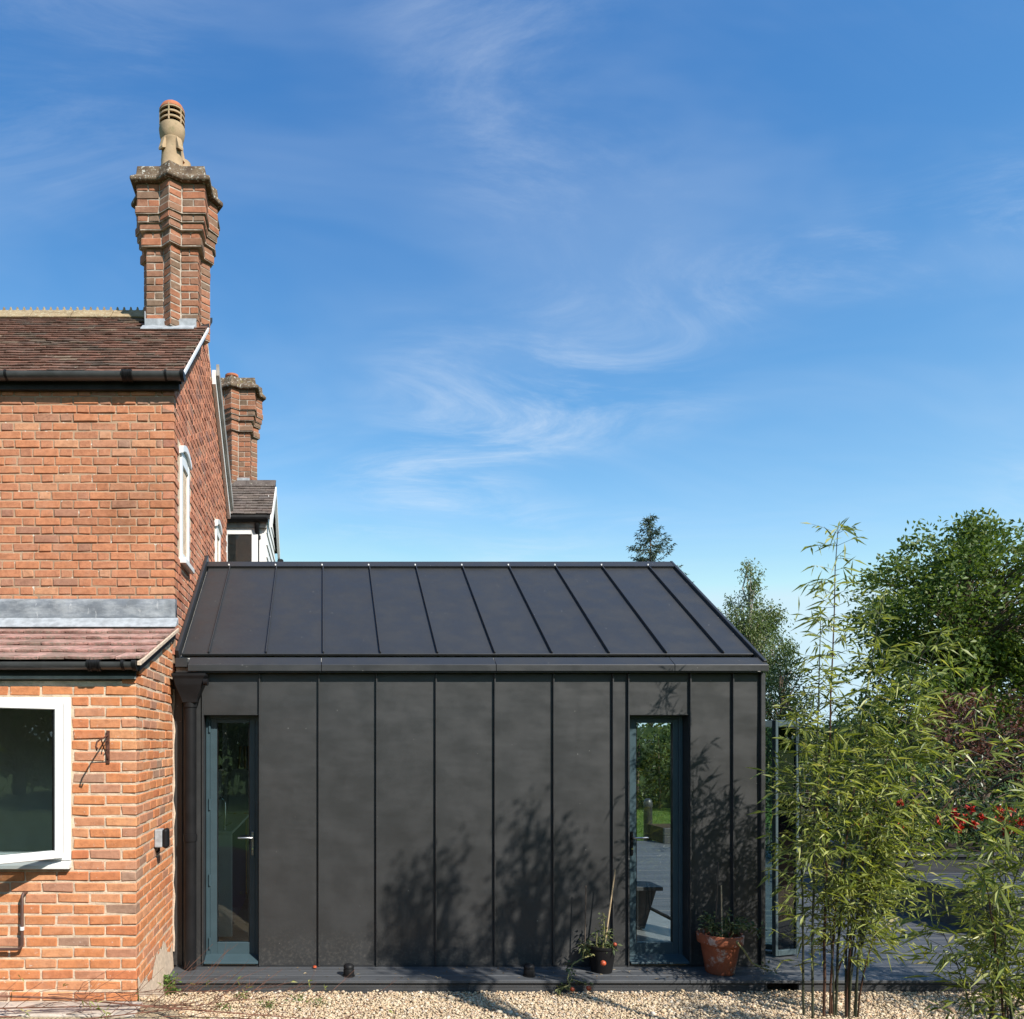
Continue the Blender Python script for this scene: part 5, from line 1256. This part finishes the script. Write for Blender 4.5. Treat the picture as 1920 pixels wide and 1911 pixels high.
# two saplings just outside the right edge, whose shade falls on the facade
tree('sapling', 'young leafy sapling outside the right edge nearest the camera', (3.70, 2.84, .25), 5.4, [(0, 0, 4.40, .28, .30, .68), (.1, 0, 3.95, .28, .30, .35)], 52, 24, .17, (.06, .10), (.025, .04), 'leaf_hedge', 'bark', 81, trunk_r=.03, group='saplings outside the right edge')
tree('sapling', 'young open sapling outside the right edge by the bamboo', (4.16, 3.54, .2), 4.95, [(0, 0, 3.95, .28, .30, .80), (.36, 0, 4.05, .26, .25, .40), (-.30, 0, 3.6, .24, .22, .38)], 46, 24, .16, (.06, .10), (.025, .04), 'leaf_hedge', 'bark', 82, trunk_r=.03, group='saplings outside the right edge')
# big broadleaf
tree('broadleaf_tree', 'large dark green broadleaf tree rising behind the bamboo', (20.3, 24.5, 0), 9.2,
     [(0, 0, 6.6, 3.0, 2.6, 2.3), (-1.7, -.4, 5.9, 1.5, 1.6, 1.5), (1.9, 0, 5.7, 1.9, 2, 1.7), (-.6, 0, 4.4, 2.2, 2.0, 1.4), (1.6, 0, 3.6, 2.4, 2, 1.5), (.2, 0, 8.0, 1.3, 1.3, 1.0), (2.6, 0, 7.3, 1.1, 1.1, .9), (-1.9, 0, 3.2, 1.6, 1.4, 1.2), (1.0, 0, 2.4, 3.0, 1.8, 1.2), (3.4, 0, 4.6, 1.6, 1.6, 2.0)],
     350, 120, .60, (.13, .22), (.06, .10), 'leaf_tree', 'bark', 31, trunk_r=.24, shell=.55)
# birch
tree('birch_tree', 'slender silver birch with drooping pale foliage beyond the extension roof', (X(1402, 30), 30, 0), 9.3,
     [(0, 0, 8.3, .35, .35, .8), (-.1, 0, 7.0, .85, .8, 1.0), (.25, 0, 5.7, 1.3, 1.2, 1.2), (-.5, 0, 6.0, .8, .8, .9), (.9, 0, 7.1, .45, .4, .5), (0, 0, 4.2, 1.7, 1.5, 1.3)], 240, 90, .40, (.08, .13), (.04, .06), 'leaf_birch', 'bark_birch', 32, trunk_r=.08, hang=.55, flat=0, top=.97)
# spruce: tiers of drooping boughs
def spruce(label, bx0, by0, h, rmax, seed, mat='leaf_spruce', per=26, bottom=.12):
    rng = np.random.default_rng(seed); rr = random.Random(seed); t = empty('spruce_tree', (bx0, by0, 0), label, 'tree')
    mb_ = MB(); mb_.tube([(bx0, by0, 0), (bx0 + .03, by0, h * .5), (bx0, by0, h)], [.13, .07, .008], 8); LP, LD = [], []
    z = h * bottom
    while z < h - .08:
        f = 1 - z / h; L = rmax * (f ** .85) + .06; nb_ = int(5 + 5 * f)
        for k in range(nb_):
            az = rr.uniform(0, 6.283); l_ = L * rr.uniform(.65, 1.15); dv_ = Vector((math.cos(az), math.sin(az), 0)); p = Vector((bx0, by0, z + rr.uniform(-.08, .08)))
            e_ = p + dv_ * l_ + Vector((0, 0, l_ * rr.uniform(-.10, .30))); md_ = p.lerp(e_, .5) - Vector((0, 0, .12 * l_)); mb_.tube([p, md_, e_], [.014, .008, .003], 4, cap=False)
            for _ in range(int(per * (.35 + l_))):
                g_ = rr.random() ** .7; q = p.lerp(md_, g_ * 2) if g_ < .5 else md_.lerp(e_, g_ * 2 - 1)
                LP.append(np.array(q) + rng.normal(size=3) * .03); v = np.array(dv_) * .7 + rng.normal(size=3) * .6; v[2] -= .15; LD.append(v)
        z += .17 + .14 * f
    mb_.build('trunk', 'bark', t); n = len(LP)
    leaves('crown', np.array(LP), np.array(LD), rng.uniform(.10, .22, n), rng.uniform(.025, .05, n), mat, t, rng=rng, droop=.1)
spruce('spruce top showing above the ridge of the metal roof', X(1219, 32), 32, Z(962, 32), 4.6, 41, per=36, bottom=.6)
tree('holly_tree', 'dark glossy evergreen tree beside the corner of the extension roof', (X(1462, 21), 21, 0), 4.6, [(0, 0, 3.4, .6, .6, .9), (-.1, 0, 2.2, .9, .9, 1.1), (.3, 0, 2.7, .6, .6, .7)], 60, 70, .34, (.06, .11), (.035, .06), 'leaf_dark', 'bark', 33, trunk_r=.08)
tree('purple_shrub', 'tall bronze red leaved shrub at the right edge beyond the deck', (X(1840, 14.2), 14.2, 0), 3.2, [(0, 0, 2.2, 1.0, .8, .8), (.7, 0, 1.9, .9, .8, .8), (-.7, 0, 1.6, .7, .7, .8)], 75, 60, .34, (.06, .11), (.03, .05), 'leaf_red', 'bark', 34, 'shrub', .06)
SH = [('dark evergreen shrub behind the red flowers', 9.3, 12.2, 2.15, 1.0, 51), ('dark evergreen shrub nearest the planter end', 7.9, 12.6, 1.7, .8, 52), ('broad dark evergreen shrub under the bronze shrub', 11.0, 12.9, 2.0, 1.1, 53), ('rounded evergreen shrub at the far right edge', 13.2, 13.2, 2.4, 1.3, 54)]
for lab, x, y_, h_, r_, s_ in SH:
    tree('evergreen_shrub', lab, (x, y_, 0), h_, [(0, 0, h_ * .62, r_, r_ * .8, h_ * .4), (r_ * .4, 0, h_ * .4, r_ * .8, r_ * .7, h_ * .35), (-r_ * .5, 0, h_ * .35, r_ * .7, r_ * .7, h_ * .32)], 70, 60, .30, (.05, .09), (.028, .05), 'leaf_dark', 'bark', s_, 'shrub', .05, group='evergreen shrubs behind the planter')
# flowers in the raised planter
rf = np.random.default_rng(77)
ORD = ['first', 'second', 'third', 'fourth', 'fifth', 'sixth', 'seventh', 'eighth', 'ninth']
FL = [f'scarlet flowering plant, {o_} from the left end of the raised planter' for o_ in ORD]
for k in range(9):
    x = 7.02 + .28 * k + rf.uniform(-.08, .08); y_ = 9.75 + rf.uniform(-.2, .7); h_ = rf.uniform(.32, .62); zb_ = DZ + .54
    t = empty('red_flower_plant', (x, y_, zb_), FL[k], 'flower', 'scarlet flowers in the raised planter')
    n = 150; P_ = np.stack([rf.normal(x, .15, n), rf.normal(y_, .14, n), zb_ + rf.random(n) ** .7 * h_], 1); D_ = rf.normal(size=(n, 3))
    leaves('foliage', P_, D_, rf.uniform(.05, .10, n), rf.uniform(.025, .05, n), 'leaf_hedge', t, rng=rf)
    mbs = MB()
    for q in range(5): mbs.tube([(x, y_, zb_), (x + rf.normal(0, .06), y_ + rf.normal(0, .05), zb_ + h_ * .6), (x + rf.normal(0, .13), y_ + rf.normal(0, .1), zb_ + h_)], [.006, .005, .003], 5)
    mbs.build('stems', 'stem_green', t)
    for q in range(4):
        c0 = np.array([x + rf.normal(0, .13), y_ - .12 + rf.normal(0, .08), zb_ + h_ * rf.uniform(.7, 1.1)]); m = 26
        dd = rf.normal(size=(m, 3)); dd[:, 1] -= .4; leaves('flower_head', c0 + rf.normal(size=(m, 3)) * .014, dd, rf.uniform(.04, .07, m), rf.uniform(.025, .045, m), 'petal', t, rng=rf)
# hedge beyond the rear lawn
def hedge(label, x0, x1, y0, dep, h_, seed, dens=260, mat='leaf_hedge'):
    rng = np.random.default_rng(seed); t = empty('hedge', ((x0 + x1) / 2, y0, 0), label, 'hedge'); n = int((x1 - x0) * h_ * dens)
    x = rng.uniform(x0, x1, n); z_ = rng.uniform(.05, 1, n) ** .8 * (h_ + .25 * np.sin(x * 1.3 + seed) + .15 * np.sin(x * 3.1)); bul = .35 * np.sin(x * 2.1 + z_ * 2.3) + .22 * np.sin(x * 5.3 - z_ * 4)
    P_ = np.stack([x, y0 - bul + rng.exponential(.22, n), z_], 1); D_ = rng.normal(size=(n, 3)); D_[:, 1] -= .7
    leaves('foliage', P_, D_, rng.uniform(.09, .17, n), rng.uniform(.05, .09, n), mat, t, rng=rng, tone=np.clip(.4 + .3 * bul + rng.normal(0, .22, n), 0, 1))
    mb_ = MB()
    for q in np.arange(x0 + .3, x1, .7): mb_.tube([(q, y0 + .3, 0), (q + rng.normal(0, .1), y0 + .35, h_ * .8)], [.04, .015], 6)
    mb_.build('stems', 'bark', t)
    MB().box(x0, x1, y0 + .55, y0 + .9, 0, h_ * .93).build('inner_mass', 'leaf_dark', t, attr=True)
hedge('mixed green hedge along the far side of the rear lawn', 4.5, 17.5, 23.5, 1, 2.7, 61)
tree('garden_tree', 'leafy tree standing over the far hedge seen through the glazed door', (9.6, 25.5, 0), 4.6, [(0, 0, 3.0, 1.7, 1.2, 1.3), (-1.2, 0, 2.4, 1.1, 1, 1.0)], 80, 70, .5, (.08, .15), (.05, .08), 'leaf_hedge', 'bark', 62, trunk_r=.1)
# far woodland closing the view
rw_ = np.random.default_rng(91); n = 26000; x = rw_.uniform(-60, 130, n); top_ = 3.6 + 1.1 * np.sin(x * .31) + .8 * np.sin(x * .83 + 1) + .4 * np.sin(x * 2.3)
z_ = rw_.random(n) ** .8 * top_; P_ = np.stack([x, 92 + rw_.normal(0, 1.5, n) - 1.5 * np.sin(x * .9 + z_), z_], 1); D_ = rw_.normal(size=(n, 3))
leaves('far_woodland', P_, D_, rw_.uniform(.5, .95, n), rw_.uniform(.35, .6, n), 'leaf_hedge', None, rng=rw_, label='distant line of trees beyond the garden', cat='woodland', kind='stuff')
# trees behind the camera, mirrored in the glass
BT = [('dense tree behind the viewpoint on the left', -7.5, -9.5, 6.2, 71), ('dense tree directly behind the viewpoint', -2.2, -10.5, 6.6, 72), ('dense tree behind the viewpoint on the right', 3.0, -9.6, 5.6, 73), ('dense tree at the far left behind the viewpoint', -13, -9, 6.4, 74), ('dense tree at the far right behind the viewpoint', 8.5, -11, 5.6, 75), ('dense tree on the right side of the front lawn', 15.5, -5.5, 6.2, 76), ('dense tree at the end of the front lawn on the right', 17.5, -1.0, 6.0, 77), ('dense tree between the lawn and the gate on the right', 13.0, -9.5, 6.2, 78)]
for lab, x, y_, h_, s_ in BT:
    tree('garden_tree', lab, (x, y_, .38), h_, [(0, 0, h_ * .55, 2.6, 1.8, h_ * .42), (1.2, 0, h_ * .35, 2.0, 1.5, h_ * .3), (-1.2, 0, h_ * .3, 2.0, 1.5, h_ * .28)], 120, 45, .7, (.2, .34), (.12, .2), 'leaf_tree', 'bark', s_, trunk_r=.2, group='trees behind the viewpoint')
# lawn blades beyond the deck
n = 26000; x = RNG.uniform(5.2, 11, n); y_ = RNG.uniform(15.65, 23.2, n); P_ = np.stack([x, y_, np.zeros(n)], 1); D_ = RNG.normal(size=(n, 3)) * .35; D_[:, 2] = 1
leaves('grass', P_, D_, RNG.uniform(.03, .06, n), RNG.uniform(.006, .012, n), 'grass', None, droop=.1, label='short green grass on the rear lawn', cat='grass', kind='stuff')
print('bamboo leaves', nb)
